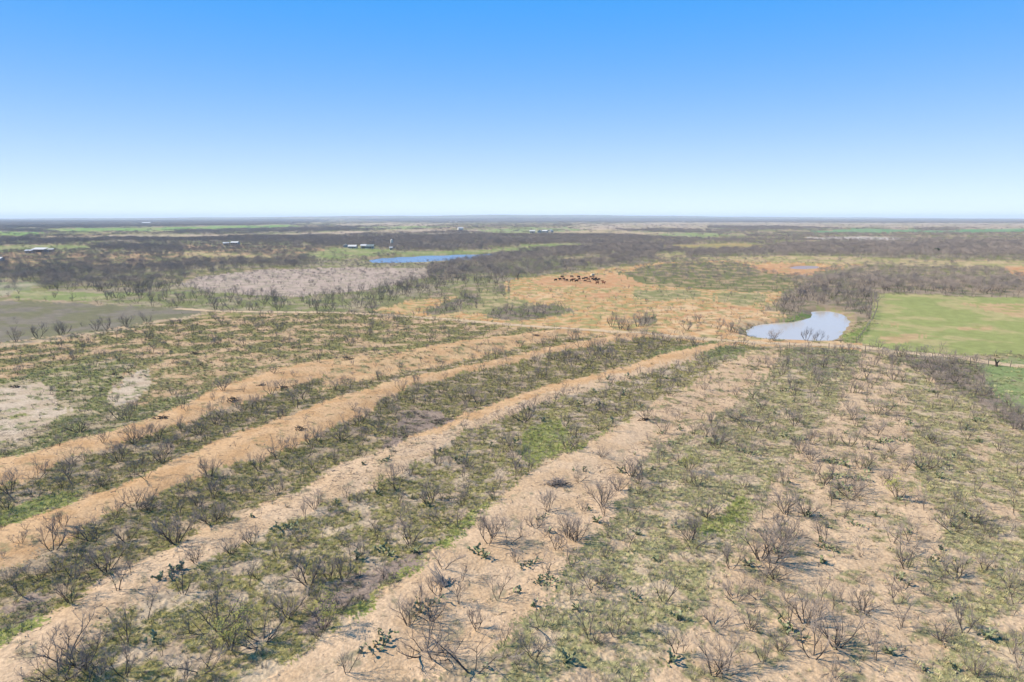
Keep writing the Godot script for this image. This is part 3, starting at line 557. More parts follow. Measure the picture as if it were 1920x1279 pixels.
# ---------------------------------------------------------------- ground
func ground() -> void:
	var radii := PackedFloat32Array()
	for k in 6:
		radii.append(1.0 + k * 5.0)
	var dip := 43.0
	while dip > .62:
		radii.append(28.0 / tan(deg_to_rad(dip)))
		dip -= .075 if dip < 30.0 else .095
	var last: float = radii[radii.size() - 1]
	for k in range(1, 41):
		radii.append(last * pow(19000.0 / last, k / 40.0))
	var turns := PackedFloat32Array()
	for k in range(0, 30):
		turns.append(-PI + (PI - .80) * k / 30.0)
	for k in range(0, 900):
		turns.append(-.80 + 1.60 * k / 900.0)
	for k in range(0, 31):
		turns.append(.80 + (PI - .80) * k / 30.0)
	var w := turns.size()
	var n := w * radii.size()
	var v := PackedVector3Array()
	var c := PackedColorArray()
	var nr := PackedVector3Array()
	v.resize(n)
	c.resize(n)
	nr.resize(n)
	var at := 0
	for r in radii:
		for t in turns:
			var x := sin(t) * r
			var z := -cos(t) * r
			v[at] = Vector3(x, height(x, z), z)
			c[at] = land_color(x, z, r)
			at += 1
	var rows := radii.size()
	var index := PackedInt32Array()
	index.resize((w - 1) * (rows - 1) * 6)
	var q := 0
	for j in rows:
		for i in w:
			var k := j * w + i
			var ea: Vector3 = v[k + 1 if i < w - 1 else k] - v[k - 1 if i > 0 else k]
			var eb: Vector3 = v[k + w if j < rows - 1 else k] - v[k - w if j > 0 else k]
			nr[k] = ea.cross(eb).normalized()
			if i < w - 1 and j < rows - 1:
				for o in [k, k + w, k + 1, k + 1, k + w, k + w + 1]:
					index[q] = o
					q += 1
	if nr[n / 2].y < 0.0:
		for k in n:
			nr[k] = -nr[k]
	var arrays := []
	arrays.resize(Mesh.ARRAY_MAX)
	arrays[Mesh.ARRAY_VERTEX] = v
	arrays[Mesh.ARRAY_NORMAL] = nr
	arrays[Mesh.ARRAY_COLOR] = c
	arrays[Mesh.ARRAY_INDEX] = index
	var mesh := ArrayMesh.new()
	mesh.add_surface_from_arrays(Mesh.PRIMITIVE_TRIANGLES, arrays)
	structure("ground", mesh, M.soil)
	print("ground triangles ", index.size() / 3)

func land_color(x: float, z: float, r: float) -> Color:
	var t: Array = table[kind_ragged(x, z)]
	var f: float = 1.0 / float(t[4])
	var fine := .45 if r < 140.0 else .16
	var near := smooth(230.0, 120.0, r)
	var p := patch.get_noise_2d(x * f, z * f) * .75 + mottle.get_noise_2d(x * fine, z * fine) * lerpf(.22, .38, near)
	var s := mottle.get_noise_2d(x * .16 + 70.0, z * .16)
	var soil: Color = t[0]
	soil = soil.lerp(t[1], smooth(-.35, .45, s))
	var edge: float = .5 - float(t[3])
	var grown := smooth(edge - .16, edge + .16, p)
	if r < 150.0:
		grown *= smooth(-.42, .10, mottle.get_noise_2d(x * .95 + 31.0, z * .95) + float(t[3]) * .25)
	var out := soil.lerp(t[2], grown)
	var grain := mottle.get_noise_2d(x * 1.9, z * 1.9) if r < 160.0 else mottle.get_noise_2d(x * .25, z * .25)
	return out * (.875 + lerpf(.12, .20, near) * grain)

func sheet(flat: Array, grow: float, level: float) -> ArrayMesh:
	var p := points(flat)
	var wider := Geometry2D.offset_polygon(p, grow)
	var q: PackedVector2Array = wider[0]
	var ids := Geometry2D.triangulate_polygon(q)
	var st := tool()
	for k in range(0, ids.size(), 3):
		var a := q[ids[k]]
		var b := q[ids[k + 1]]
		var c := q[ids[k + 2]]
		if (b - a).cross(c - a) < 0.0:
			var s := b
			b = c
			c = s
		for u in [a, b, c]:
			st.add_vertex(Vector3(u.x, level, u.y))
	return done(st)

func water() -> void:
	structure("pond_water", sheet(POND, 4.0, -.72), M.pond)
	structure("lake_water", sheet(LAKE, 8.0, -.72), M.lake)
	structure("muddy_pond_water", sheet(TANK, 5.0, -.72), M.muddy)

func along(flat: Array, step: float) -> PackedVector2Array:
	var curve := Curve2D.new()
	var p := points(flat)
	for i in p.size():
		var t := (p[mini(i + 1, p.size() - 1)] - p[maxi(i - 1, 0)]) / 6.0
		curve.add_point(p[i], -t, t)
	curve.bake_interval = step
	return curve.get_baked_points()

func track() -> void:
	var p := along(TRACK, 1.5)
	var st := tool()
	var rows := []
	for i in p.size():
		var d := (p[mini(i + 1, p.size() - 1)] - p[maxi(i - 1, 0)]).normalized()
		var side := Vector2(-d.y, d.x)
		var row := []
		for k in 5:
			var reach: float = (k - 2) * .85
			if k == 0 or k == 4:
				reach *= 1.0 + .55 * warp.get_noise_2d(p[i].x * 2.0 + k * 90.0, p[i].y * 2.0)
			var u := p[i] + side * reach
			row.append(on(u.x, u.y, .045 if k in [0, 4] else .06))
		rows.append(row)
	for i in rows.size() - 1:
		for k in 4:
			quad(st, rows[i][k], rows[i][k + 1], rows[i + 1][k + 1], rows[i + 1][k])
	structure("dirt_track", done(st), M.road)

# ---------------------------------------------------------------- buildings
func gable(called: String, label: String, category: String, flat: Array, size: Vector3, turn: float, roof_rise: float, wall_m: Material, roof_m: Material, openings: int, group := "") -> void:
	var t := thing(called, label, category, on(flat[0], flat[1], -.1), turn, group)
	var h := size / 2.0
	var st := tool()
	box(st, Vector3(-h.x, 0, -h.z), Vector3(h.x, size.y, h.z))
	for s in [-1.0, 1.0]:
		for p in [Vector3(s * h.x, size.y, -h.z), Vector3(s * h.x, size.y + roof_rise, 0), Vector3(s * h.x, size.y, h.z)]:
			st.add_vertex(p)
	part("wall", done(st), wall_m, t)
	st = tool()
	for s in [-1.0, 1.0]:
		var e := Vector3(0, -.12, s * (h.z + .5))
		var lo := Vector3(0, size.y, 0) + e
		var hi := Vector3(0, size.y + roof_rise + .12, 0)
		var x := Vector3(h.x + .5, 0, 0)
		var up := Vector3(0, .14, 0)
		quad(st, lo - x + up, hi - x + up, hi + x + up, lo + x + up)
		quad(st, lo - x, lo + x, hi + x, hi - x)
		quad(st, lo - x, lo - x + up, lo + x + up, lo + x)
	part("roof", done(st), roof_m, t)
	for k in openings:
		var x: float = -h.x + size.x * (k + .5) / openings
		var wide: float = minf(size.x / openings * .32, 1.6)
		st = tool()
		var is_door: bool = k == openings / 2
		box(st, Vector3(x - wide, .05 if is_door else size.y * .42, h.z - .1), Vector3(x + wide, size.y * .82, h.z + .04))
		part("door" if is_door else "window", done(st), M.door if is_door else M.pane, t)

func buildings() -> void:
	# the long open-fronted barn
	var t := thing("barn", "long white-roofed barn with a dark open front by the pale green field", "barn", on(LONG_BARN[0], LONG_BARN[1], -.1), -.06)
	var st := tool()
	box(st, Vector3(-5.2, 0, -2.6), Vector3(5.2, 2.5, -2.4))
	box(st, Vector3(-5.2, 0, -2.4), Vector3(-5.0, 2.5, 2.4))
	box(st, Vector3(5.0, 0, -2.4), Vector3(5.2, 2.5, 2.4))
	part("wall", done(st), M.grey_wall, t)
	st = tool()
	quad(st, Vector3(-5.6, 2.55, 2.9), Vector3(-5.6, 3.9, -2.9), Vector3(5.6, 3.9, -2.9), Vector3(5.6, 2.55, 2.9))
	quad(st, Vector3(-5.6, 2.4, 2.9), Vector3(5.6, 2.4, 2.9), Vector3(5.6, 3.75, -2.9), Vector3(-5.6, 3.75, -2.9))
	quad(st, Vector3(-5.6, 2.4, 2.9), Vector3(-5.6, 2.55, 2.9), Vector3(5.6, 2.55, 2.9), Vector3(5.6, 2.4, 2.9))
	part("roof", done(st), M.white_metal, t)
	for k in 6:
		st = tool()
		tube(st, Vector3(-4.9 + 1.96 * k, 0, 2.5), Vector3(-4.9 + 1.96 * k, 2.45, 2.5), .09, .09, 6)
		part("post", done(st), M.post, t)
	gable("lean_to", "low grey shed adjoining the long white-roofed barn", "shed", LEAN_TO, Vector3(5.0, 1.9, 4.0), .05, .7, M.pale_wall, M.grey_wall, 2)
	gable("garden_shed", "small white-roofed shed beyond the end of the long barn", "shed", SHED, Vector3(3.4, 2.0, 3.0), .1, .7, M.pale_wall, M.white_metal, 1)
	gable("shed", "dark shed with a pale roof below the long barn", "shed", EDGE_SHED, Vector3(5.0, 2.0, 4.0), .0, .8, M.grey_wall, M.white_metal, 2)
	gable("barn", "white metal barn alone in the tan scrub", "barn", WHITE_BARN, Vector3(8.0, 2.4, 5.5), -.1, 1.2, M.pale_wall, M.white_metal, 3)
	gable("shed", "small pale shed beside the white metal barn", "shed", BARN_ANNEX, Vector3(5.5, 2.2, 4.5), .3, 1.0, M.pale_wall, M.white_metal, 1)
	gable("house", "low white house above the blue lake", "house", HOUSE_A, Vector3(7.4, 2.0, 5.5), -.15, 1.2, M.pale_wall, M.white_metal, 4)
	gable("house", "low house with a dark green roof above the blue lake", "house", HOUSE_B, Vector3(8.0, 2.1, 6.0), .05, 1.5, M.pale_wall, M.green_roof, 4)
	gable("garage", "small white garage between the two houses above the lake", "garage", HOUSE_C, Vector3(4.5, 2.5, 5.0), .05, 1.3, M.pale_wall, M.white_metal, 1)
	gable("pump_house", "tiny white hut at the wood edge above the lake", "hut", PUMP_SHED, Vector3(2.2, 2.0, 2.2), .2, .7, M.pale_wall, M.white_metal, 1)
	gable("hall", "big white farm building in the far dark woods", "building", FAR_HALL, Vector3(36, 5, 16), .1, 4.0, M.pale_wall, M.white_metal, 5)
	for k in range(0, FAR_HOUSES.size(), 2):
		var z: float = FAR_HOUSES[k + 1]
		var s := clampf(-z / 1100.0, .7, 1.8)
		gable("farmhouse", ["small white farm building in the far tree rows", "distant pale farmhouse among fields"][1 if -z > 2000.0 else 0], "building", [FAR_HOUSES[k], z], Vector3(8.0 * s, 2.6 * s, 6.0 * s), k * .7, 1.5 * s, M.pale_wall, M.white_metal, 3, ["farm buildings in the tree rows", "distant farmhouses"][1 if -z > 2000.0 else 0])
	# water tank on legs
	t = thing("water_tower", "small white water tank on tall legs above the wood", "water tower", on(WATER_TANK[0], WATER_TANK[1], -.1))
	st = tool()
	tube(st, Vector3(0, 7.0, 0), Vector3(0, 9.4, 0), 1.15, 1.15, 14)
	tube(st, Vector3(0, 9.4, 0), Vector3(0, 10.1, 0), 1.2, .05, 14)
	tube(st, Vector3(0, 7.0, 0), Vector3(0, 6.9, 0), 1.15, .02, 14)
	part("tank", done(st), M.white_metal, t)
	for k in 4:
		st = tool()
		var d := Vector3(cos(k * PI / 2 + .6), 0, sin(k * PI / 2 + .6))
		tube(st, d * 1.5, d * .95 + Vector3(0, 7.0, 0), .1, .08, 5)
		part("leg", done(st), M.grey_wall, t)

func fences() -> void:
	for f in [[FENCE_ROAD, 5.0, "wire fence on wooden posts along the sandy track", 1.35], [FENCE_FIELD, 6.0, "wire fence on wooden posts round the green field", 1.3]]:
		var p := along(f[0], .5)
		var t := thing("wire_fence", f[2], "fence", on(p[0].x, p[0].y))
		var stride := int(f[1] / .5)
		var post := tool()
		tube(post, Vector3(0, -.3, 0), Vector3(0, f[3], 0), .075, .065, 6)
		tube(post, Vector3(0, f[3], 0), Vector3(0, f[3] + .04, 0), .065, .01, 6)
		var post_mesh := done(post)
		var tops := []
		for i in range(0, p.size(), stride):
			var o := part("post", post_mesh, M.post, t)
			o.position = on(p[i].x, p[i].y) - t.position
			o.rotation = Vector3(sin(i * 3.1) * .05, i, cos(i * 1.7) * .05)
			tops.append(o.position)
		for h in [.35, .65, .95, 1.2]:
			var st := tool()
			for i in tops.size() - 1:
				tube(st, tops[i] + Vector3(0, h, 0), tops[i + 1] + Vector3(0, h, 0), .006, .006, 3)
			part("wire", done(st), M.wire, t)

# ---------------------------------------------------------------- mesquite
func grow(r: RandomNumberGenerator, sts: Array, p: Vector3, d: Vector3, length: float, radius: float, level: int, look_: Dictionary, tips: Array) -> void:
	var segs: int = [4, 3, 3, 2][level] if not look_.coarse else [3, 2, 1, 1][level]
	var sides: int = [6, 4, 3, 3][level] if not look_.coarse else [4, 3, 3, 3][level]
	var thin: float = [.62, .5, .42, .35][level]
	var at := p
	var spots := []
	var dirs := []
	for k in segs:
		d = (d + Vector3(r.randf_range(-1, 1), r.randf_range(-.6, .6), r.randf_range(-1, 1)) * look_.kink + Vector3(0, look_.lift, 0)).normalized()
		var q := at + d * length / segs
		tube(sts[0 if level < 2 else 1], at, q, radius * lerpf(1.0, thin, k / float(segs)), radius * lerpf(1.0, thin, (k + 1) / float(segs)), sides)
		spots.append([at, q])
		dirs.append(d)
		at = q
	if level == 3:
		tips.append(at)
		return
	var count: int = look_.kids[level] + r.randi_range(-1, 1)
	for k in count:
		var s := r.randf_range(.35, 1.0) if k > 0 else 1.0
		var n := mini(int(s * segs), segs - 1)
		var from: Vector3 = spots[n][0].lerp(spots[n][1], s * segs - n)
		var out := Vector3(r.randf_range(-1, 1), r.randf_range(-.25, .6), r.randf_range(-1, 1)).normalized()
		var nd: Vector3 = (dirs[n] + out * look_.spread).normalized()
		grow(r, sts, from, nd, length * r.randf_range(.50, .78) * (1.0 if level < 2 else .85), maxf(radius * r.randf_range(.45, .6), look_.twig), level + 1, look_, tips)

func mesquite(seed_: int, stems: int, lean_lo: float, lean_hi: float, kids: Array, twig: float, coarse: bool, spread := .75, lift := .10) -> Dictionary:
	var r := RandomNumberGenerator.new()
	r.seed = seed_
	var sts := [tool(), tool()]
	var tips := []
	var look_ := {"kids": kids, "kink": .17, "lift": lift, "spread": spread, "twig": twig, "coarse": coarse}
	var round_ := r.randf() * TAU
	for k in stems:
		var lean := deg_to_rad(r.randf_range(lean_lo, lean_hi))
		var az := round_ + TAU * (k + r.randf_range(-.35, .35)) / stems
		var d := Vector3(sin(lean) * cos(az), cos(lean), sin(lean) * sin(az))
		grow(r, sts, Vector3(cos(az), -.12, sin(az)) * Vector3(.1, 1, .1), d, r.randf_range(1.15, 1.6), r.randf_range(.026, .050), 0, look_, tips)
	var top := .1
	for t in tips:
		top = maxf(top, t.y)
	return {"trunk": done(sts[0]), "crown": done(sts[1]), "tips": tips, "top": top}

func buds(tips: Array, seed_: int) -> ArrayMesh:
	var r := RandomNumberGenerator.new()
	r.seed = seed_
	var st := tool()
	for t in tips:
		for k in 4:
			var p: Vector3 = t + Vector3(r.randf_range(-.22, .22), r.randf_range(-.2, .15), r.randf_range(-.22, .22))
			var a := Vector3(r.randf_range(-1, 1), r.randf_range(-1, 1), r.randf_range(-1, 1)).normalized() * .055
			var b := a.cross(Vector3(r.randf_range(-1, 1), 1, r.randf_range(-1, 1))).normalized() * .028
			quad(st, p - a, p + b, p + a, p - b)
	return done(st)

func clump(seed_: int, wide: float, tall: float, strands: int, thick: float) -> ArrayMesh:
	# a far tree: stems and many slender twigs through the crown's volume
	var r := RandomNumberGenerator.new()
	r.seed = seed_
	var st := tool()
	var lobes := []
	for k in 5:
		lobes.append(Vector3(r.randf_range(-.5, .5) * wide, tall * r.randf_range(.5, .72), r.randf_range(-.5, .5) * wide))
	for l in lobes:
		tube(st, Vector3(l.x * .35, -.3, l.z * .35), l, thick * 1.5, thick * .7, 3)
	for k in strands:
		var l: Vector3 = lobes[k % 5]
		var d := Vector3(r.randfn(0, 1), r.randfn(.25, .8), r.randfn(0, 1)).normalized()
		var p := l + d * Vector3(wide * .33, tall * .36, wide * .33) * pow(r.randf(), .5)
		p.y = maxf(p.y, .15)
		var s := (d + Vector3(r.randfn(0, .5), r.randfn(.3, .5), r.randfn(0, .5))).normalized()
		var q := p + s * tall * r.randf_range(.10, .22)
		tube(st, p, q, thick, thick * .35, 3)
	return done(st)

func scatter(mesh: Mesh, m: Material, called: String, places: Array, parent: Node3D, tint: Array = []) -> void:
	if places.is_empty():
		return
	var mm := MultiMesh.new()
	mm.transform_format = MultiMesh.TRANSFORM_3D
	mm.use_colors = not tint.is_empty()
	mm.mesh = mesh
	mm.instance_count = places.size()
	for i in places.size():
		mm.set_instance_transform(i, places[i])
		if mm.use_colors:
			mm.set_instance_color(i, tint[i])
	var o := MultiMeshInstance3D.new()
	o.name = called
	o.multimesh = mm
	o.material_override = m
	o.set_meta("kind", "stuff")
	parent.add_child(o, true)

func trees() -> void:
	var shapes := []
	var words := ["upright bare mesquite", "slender bare mesquite", "spreading bare mesquite", "low sprawling bare mesquite", "many-stemmed bare mesquite", "wide-crowned bare mesquite", "yellow-green budding mesquite", "dense twiggy bare mesquite", "two-stemmed bare mesquite", "flat-topped bare mesquite", "straggling bare mesquite", "bushy bare mesquite", "single-stemmed bare mesquite", "open forked bare mesquite"]
	for a in [[101, 3, 8, 30, [4, 5, 6]], [102, 2, 5, 22, [4, 5, 6]], [103, 4, 25, 50, [4, 5, 6]], [104, 7, 42, 74, [4, 4, 4]], [105, 6, 12, 42, [3, 5, 6]], [106, 3, 22, 48, [5, 5, 6]], [107, 4, 18, 42, [4, 4, 4]], [108, 5, 15, 48, [4, 5, 6]], [109, 2, 14, 34, [5, 5, 6]], [110, 3, 30, 55, [5, 5, 6], 1.0, .0], [111, 3, 10, 60, [3, 4, 6], .9, .04], [112, 9, 10, 65, [3, 4, 5], .8, .06], [113, 1, 3, 16, [6, 5, 6], .95, .06], [114, 3, 18, 40, [3, 4, 7], .6, .14]]:
		shapes.append(mesquite(a[0], a[1], a[2], a[3], a[4], .0058, false, a[5] if a.size() > 5 else .75, a[6] if a.size() > 6 else .10))
	var leaf := buds(shapes[6].tips, 66)
	var second := []
	for k in 8:
		second.append(mesquite(201 + k, 2 + k % 4, 8 + 3 * k, 35 + 4 * k, [3, 4, 5], .0092, true))
	var third := []
	for k in 4:
		third.append(clump(301 + k, 3.4, 3.5, 190, .030))
	var fourth := []
	for k in 3:
		fourth.append(clump(321 + k, 9.0, 4.0, 200, .10))
	var rng := RandomNumberGenerator.new()
	rng.seed = 77
	var all := []   # [apparent size, x, z, height, kind, shape]
	var used := {}
	for k in range(0, MARKED_TREES.size(), 2):
		var p := Vector2(MARKED_TREES[k], MARKED_TREES[k + 1])
		used[Vector2i(floori(p.x / 2.0), floori(p.y / 2.0))] = true
		var i := k / 2
		var tall := rng.randf_range(1.8, 3.1)
		var shape := [0, 1, 2, 4, 5, 7, 8, 9, 10, 11, 12, 13][rng.randi() % 12] as int
		if i in [19, 21]:
			shape = 6
			tall = 2.9
		elif i == 54:
			shape = 3
			tall = 2.6
		elif i in [6, 67, 68, 89]:
			shape = 7
			tall = 3.4
		elif i in [76, 83]:
			shape = 3
			tall = 1.9
		all.append([9.0 + tall, p.x, p.y, tall, kind_at(p.x, p.y), shape])
	var far_places := [[], [], []]
	var mid_places := [[], [], [], []]
	for ring in [[36.0, 330.0, 2.4], [330.0, 1100.0, 4.2], [1100.0, 3200.0, 11.0], [3200.0, 9500.0, 42.0]]:
		var cell: float = ring[2]
		var z: float = -ring[0] * .7
		while z > -ring[1]:
			var half: float = -z * .86 + 12.0
			var x: float = -half
			while x < half:
				x += cell
				var px := x + rng.randf_range(-.5, .5) * cell
				var pz := z + rng.randf_range(-.5, .5) * cell
				var lot := rng.randf()
				var d := Vector2(px, pz).length()
				if d < ring[0] or d > ring[1]:
					continue
				var kind := kind_ragged(px, pz)
				var t: Array = table[kind]
				var share: float = float(t[5]) * cell * cell
				if d > 1100.0:
					share = float(t[5]) * (18.0 if d < 3200.0 else 22.0)
				var clumpy := patch.get_noise_2d(px / 7.0 + 300.0, pz / 7.0) if d < 330.0 else patch.get_noise_2d(px / 24.0 + 300.0, pz / 24.0)
				if lot > share * clampf(1.0 + 1.7 * clumpy, .15, 2.2):
					continue
				if basin_at(px, pz):
					continue
				var tall := lerpf(t[6], t[7], pow(rng.randf(), 1.4)) * (.82 if d < 150.0 else .95)
				var turn := rng.randf() * TAU
				if d < 330.0:
					var near := d < 82.0
					if near and (rng.randf() < .12 or used.has(Vector2i(floori(px / 2.0), floori(pz / 2.0)))):
						continue
					var shape := rng.randi() % 14
					if shape == 6 and rng.randf() < .6:
						shape = 1
					all.append([tall / d * 100.0, px, pz, tall, kind, shape])
				elif d < 1100.0:
					var s := tall / 3.7
					mid_places[rng.randi() % 4].append(Transform3D(Basis(Vector3.UP, turn).scaled(Vector3(s * rng.randf_range(.9, 1.35), s, s * rng.randf_range(.9, 1.35))), on(px, pz, -.05)))
				else:
					var s := tall / 4.2 * (1.0 if d < 3200.0 else 1.25)
					var wide := rng.randf_range(1.0, 1.6) * (1.0 if d < 3200.0 else 2.8)
					far_places[rng.randi() % 3].append(Transform3D(Basis(Vector3.UP, turn).scaled(Vector3(s * wide, s, s * wide)), on(px, pz, -.1)))
			z -= cell
	var low := []
	for k in 12000:
		var d := 38.0 + 230.0 * sqrt(rng.randf())
		var a := rng.randf_range(-.72, .72)
		var px := sin(a) * d
		var pz := -cos(a) * d
		var t: Array = table[kind_ragged(px, pz)]
		if rng.randf() < float(t[5]) * 8.0 and not basin_at(px, pz):
			low.append([0.0, px, pz, rng.randf_range(.4, 1.0), 0, rng.randi() % 8])
	for g in [[POND_TREES, "round-crowned bare tree standing on the near bank of the pond", "trees on the pond bank", 3.7], [DAM_TREES, "bare mesquite on the orange earth beside the pond dam", "trees by the pond dam", 3.4], [ROW_TREES, "bare mesquite in the row along the edge of the grey field", "row of trees along the grey field", 4.0], [PASTURE_TREES, "big bare mesquite in the clump beside the golden pasture", "clump of trees beside the pasture", 4.4]]:
		for k in range(0, g[0].size(), 2):
			tree(shapes, leaf, [5, 7, 2, 4][(k / 2) % 4] if g[0] != POND_TREES else [7, 5, 5][k / 2], g[0][k], g[0][k + 1], g[3] * rng.randf_range(.9, 1.1), g[1], g[2], rng)
	all.sort_custom(func(p, q): return p[0] > q[0])
	all.append_array(low)
	var near_places := [[], [], [], [], [], [], [], []]
	var singles := 0
	for a in all:
		var ahead: float = -float(a[2])
		var in_view: bool = absf(a[1]) < ahead * .735 + 1.5 and ahead > 36.5
		if singles < 279 and in_view:
			singles += 1
			var label := "%s%s %s" % ["tall " if a[3] > 2.5 else "short " if a[3] < 1.7 else "", words[a[5]], setting(a[1], a[2])]
			tree(shapes, leaf, a[5], a[1], a[2], a[3], label, label, rng)
		else:
			var k: int = a[5] % 8
			var s: float = a[3] / float(second[k].top)
			near_places[k].append(Transform3D(Basis(Vector3.UP, rng.randf() * TAU).scaled(Vector3(s, s, s) * Vector3(rng.randf_range(.85, 1.2), 1, rng.randf_range(.85, 1.2))), on(a[1], a[2], -.03)))
	var rest := Node3D.new()
	rest.name = "mesquite_brushland"
	add_child(rest)
	rest.set_meta("kind", "stuff")
	rest.set_meta("label", "grey bare mesquite brush covering the rangeland to the horizon")
	rest.set_meta("category", "brush")
	var count := 0
	for k in 8:
		scatter(second[k].trunk, M.bark, "trunks", near_places[k], rest)
		scatter(second[k].crown, M.twig, "twigs", near_places[k], rest)
		count += near_places[k].size()
	for k in 4:
		scatter(third[k], M.twig, "brush", mid_places[k], rest)
		count += mid_places[k].size()
	for k in 3:
		scatter(fourth[k], M.twig, "woods", far_places[k], rest)
		count += far_places[k].size()
	print("single trees ", singles, " others ", count)
	# one dark evergreen among the grey woods
	var t := thing("juniper_tree", "lone dark green evergreen among grey bare woods", "tree", on(JUNIPER[0], JUNIPER[1], -.1))
	var st := tool()
	tube(st, Vector3(0, 0, 0), Vector3(0, 2.2, 0), .2, .12, 7)
	part("trunk", done(st), M.bark, t)
	st = tool()
	for k in 1500:
		var d := Vector3(rng.randfn(0, 1), rng.randfn(.1, .8), rng.randfn(0, 1)).normalized()
		var p := Vector3(0, 2.5, 0) + d * Vector3(2.7, 1.9, 2.7) * pow(rng.randf(), .4) * rng.randf_range(.85, 1.1)
		var a := Vector3(rng.randfn(0, 1), rng.randfn(0, 1), rng.randfn(0, 1)).normalized() * .22
		var b := a.cross(d).normalized() * .13
		quad(st, p - a, p + b, p + a, p - b)
	part("crown", done(st), M.juniper, t)

func setting(x: float, z: float) -> String:
	# what a plant stands on, and what other kind of ground begins within four metres of it
	var own: String = names[kind_at(x, z)]
	var text: String = GROUND_WORDS.get(own, "in mixed scrub")
	for d in [Vector2(4, 0), Vector2(-4, 0), Vector2(0, 4), Vector2(0, -4)]:
		var other: String = names[kind_at(x + d.x, z + d.y)]
		if other != own and EDGE_WORDS.has(other):
			return text + " " + EDGE_WORDS[other]
	return text

func basin_at(x: float, z: float) -> bool:
	return look(basin, 512, 2.0, 512.0, x, z) > .34

func tree(shapes: Array, leaf: ArrayMesh, k: int, x: float, z: float, tall: float, label: String, group: String, rng: RandomNumberGenerator) -> void:
	var t := thing("mesquite_tree", label, "tree", on(x, z, -.03), rng.randf() * TAU, group)
	var s: float = tall / shapes[k].top
	var wide := rng.randf_range(.9, 1.15)
	t.rotation.x = rng.randfn(0, .07)
	t.rotation.z = rng.randfn(0, .07)
	t.scale = Vector3(s * wide, s, s * wide * rng.randf_range(.8, 1.2))
	part("trunk", shapes[k].trunk, M.bark, t)
	part("crown", shapes[k].crown, M.twig, t)
	if k == 6:
		part("foliage", leaf, M.bud, t)

# ---------------------------------------------------------------- prickly pear, dead wood
func pad(st: SurfaceTool, p: Vector3, up: Vector3, face: Vector3, size: float, c: Color) -> void:
	var side := up.cross(face).normalized()
	face = side.cross(up).normalized()
	var rim := []
	for k in 9:
		var a := TAU * k / 9.0
		rim.append(p + up * size * (1.0 + 1.0 * sin(a)) + side * size * .74 * cos(a) * (1.0 + .15 * sin(a)))
	var mid := p + up * size
	st.set_color(c)
	for s in [-1.0, 1.0]:
		var bulge: Vector3 = mid + face * size * .17 * s
		for k in 9:
			st.add_vertex(bulge)
			st.add_vertex(rim[(k + 1) % 9] if s > 0 else rim[k])
			st.add_vertex(rim[k] if s > 0 else rim[(k + 1) % 9])

func pear(seed_: int, pads: int, wide: float) -> ArrayMesh:
	var r := RandomNumberGenerator.new()
	r.seed = seed_
	var st := tool()
	var ends := []
	for k in pads:
		var base: Vector3
		var up: Vector3
		if k < pads / 3 or ends.is_empty():
			base = Vector3(r.randfn(0, wide * .4), -.03, r.randfn(0, wide * .4))
			up = Vector3(base.x * .9 + r.randfn(0, .35), 1.0, base.z * .9 + r.randfn(0, .35)).normalized()
		else:
			var e: Array = ends[r.randi() % ends.size()]
			base = e[0]
			up = (e[1] + Vector3(r.randfn(0, .55), r.randfn(.1, .3), r.randfn(0, .55))).normalized()
		var size := r.randf_range(.10, .155)
		var shade := r.randf_range(.8, 1.25)
		var tone := Color(.150, .165, .080).lerp(Color(.25, .26, .155), r.randf() ** 2)
		pad(st, base, up, Vector3(r.randfn(0, 1), r.randfn(0, .3), r.randfn(0, 1)).normalized(), size, tone * shade)
		if base.y < .55:
			ends.append([base + up * size * 1.9, up])
	return done(st)

func cacti() -> void:
	var kinds := [pear(401, 34, .55), pear(402, 22, .38), pear(403, 46, .75), pear(404, 14, .3)]
	var words := ["rounded prickly pear clump", "small prickly pear clump", "wide prickly pear thicket", "few-padded prickly pear"]
	var rng := RandomNumberGenerator.new()
	rng.seed = 9
	var spots := []
	for k in range(0, CACTI.size(), 2):
		spots.append(Vector2(CACTI[k], CACTI[k + 1]))
	while spots.size() < 175:
		var d := 40.0 + 85.0 * sqrt(rng.randf())
		var a := rng.randf_range(-.3, .62)
		var p := Vector2(sin(a) * d, -cos(a) * d)
		if names[kind_at(p.x, p.y)] in ["pink_mix", "green_mix", "pink_bare", "brush_open"] and absf(p.x) < -p.y * .73:
			spots.append(p)
	for p in spots:
		var k := rng.randi() % 4
		var grade := rng.randi() % 3
		var sizes := [.62, .78, .95]
		var label := "%s %s" % [["low " + words[k], words[k], "tall " + words[k]][grade], setting(p.x, p.y)]
		var t := thing("prickly_pear", label, "cactus", on(p.x, p.y), rng.randf() * TAU, label)
		var s: float = sizes[grade]
		t.scale = Vector3(s * 1.15, s * .9, s * 1.15)
		part("pads", kinds[k], M.cactus, t)

func sticks(seed_: int, count: int, wide: float, tall: float, thick: float, flat_: float) -> ArrayMesh:
	var r := RandomNumberGenerator.new()
	r.seed = seed_
	var st := tool()
	for k in count:
		var p := Vector3(r.randfn(0, wide * .35), r.randf_range(0.0, tall), r.randfn(0, wide * .25))
		p.y *= clampf(1.0 - Vector2(p.x, p.z * 1.3).length() / wide, .05, 1.0)
		var d := Vector3(r.randfn(0, 1), r.randfn(0, flat_), r.randfn(0, 1)).normalized() * r.randf_range(.4, 1.3) * wide * .5
		var w := r.randf_range(.4, 1.0) * thick
		var mid := p + d * .5 + Vector3(0, r.randf_range(.0, .15), 0)
		tube(st, p, mid, w, w * .8, 5)
		var end := p + d
		end.y = maxf(end.y, .02)
		tube(st, mid, end, w * .8, w * .3, 5)
	return done(st)

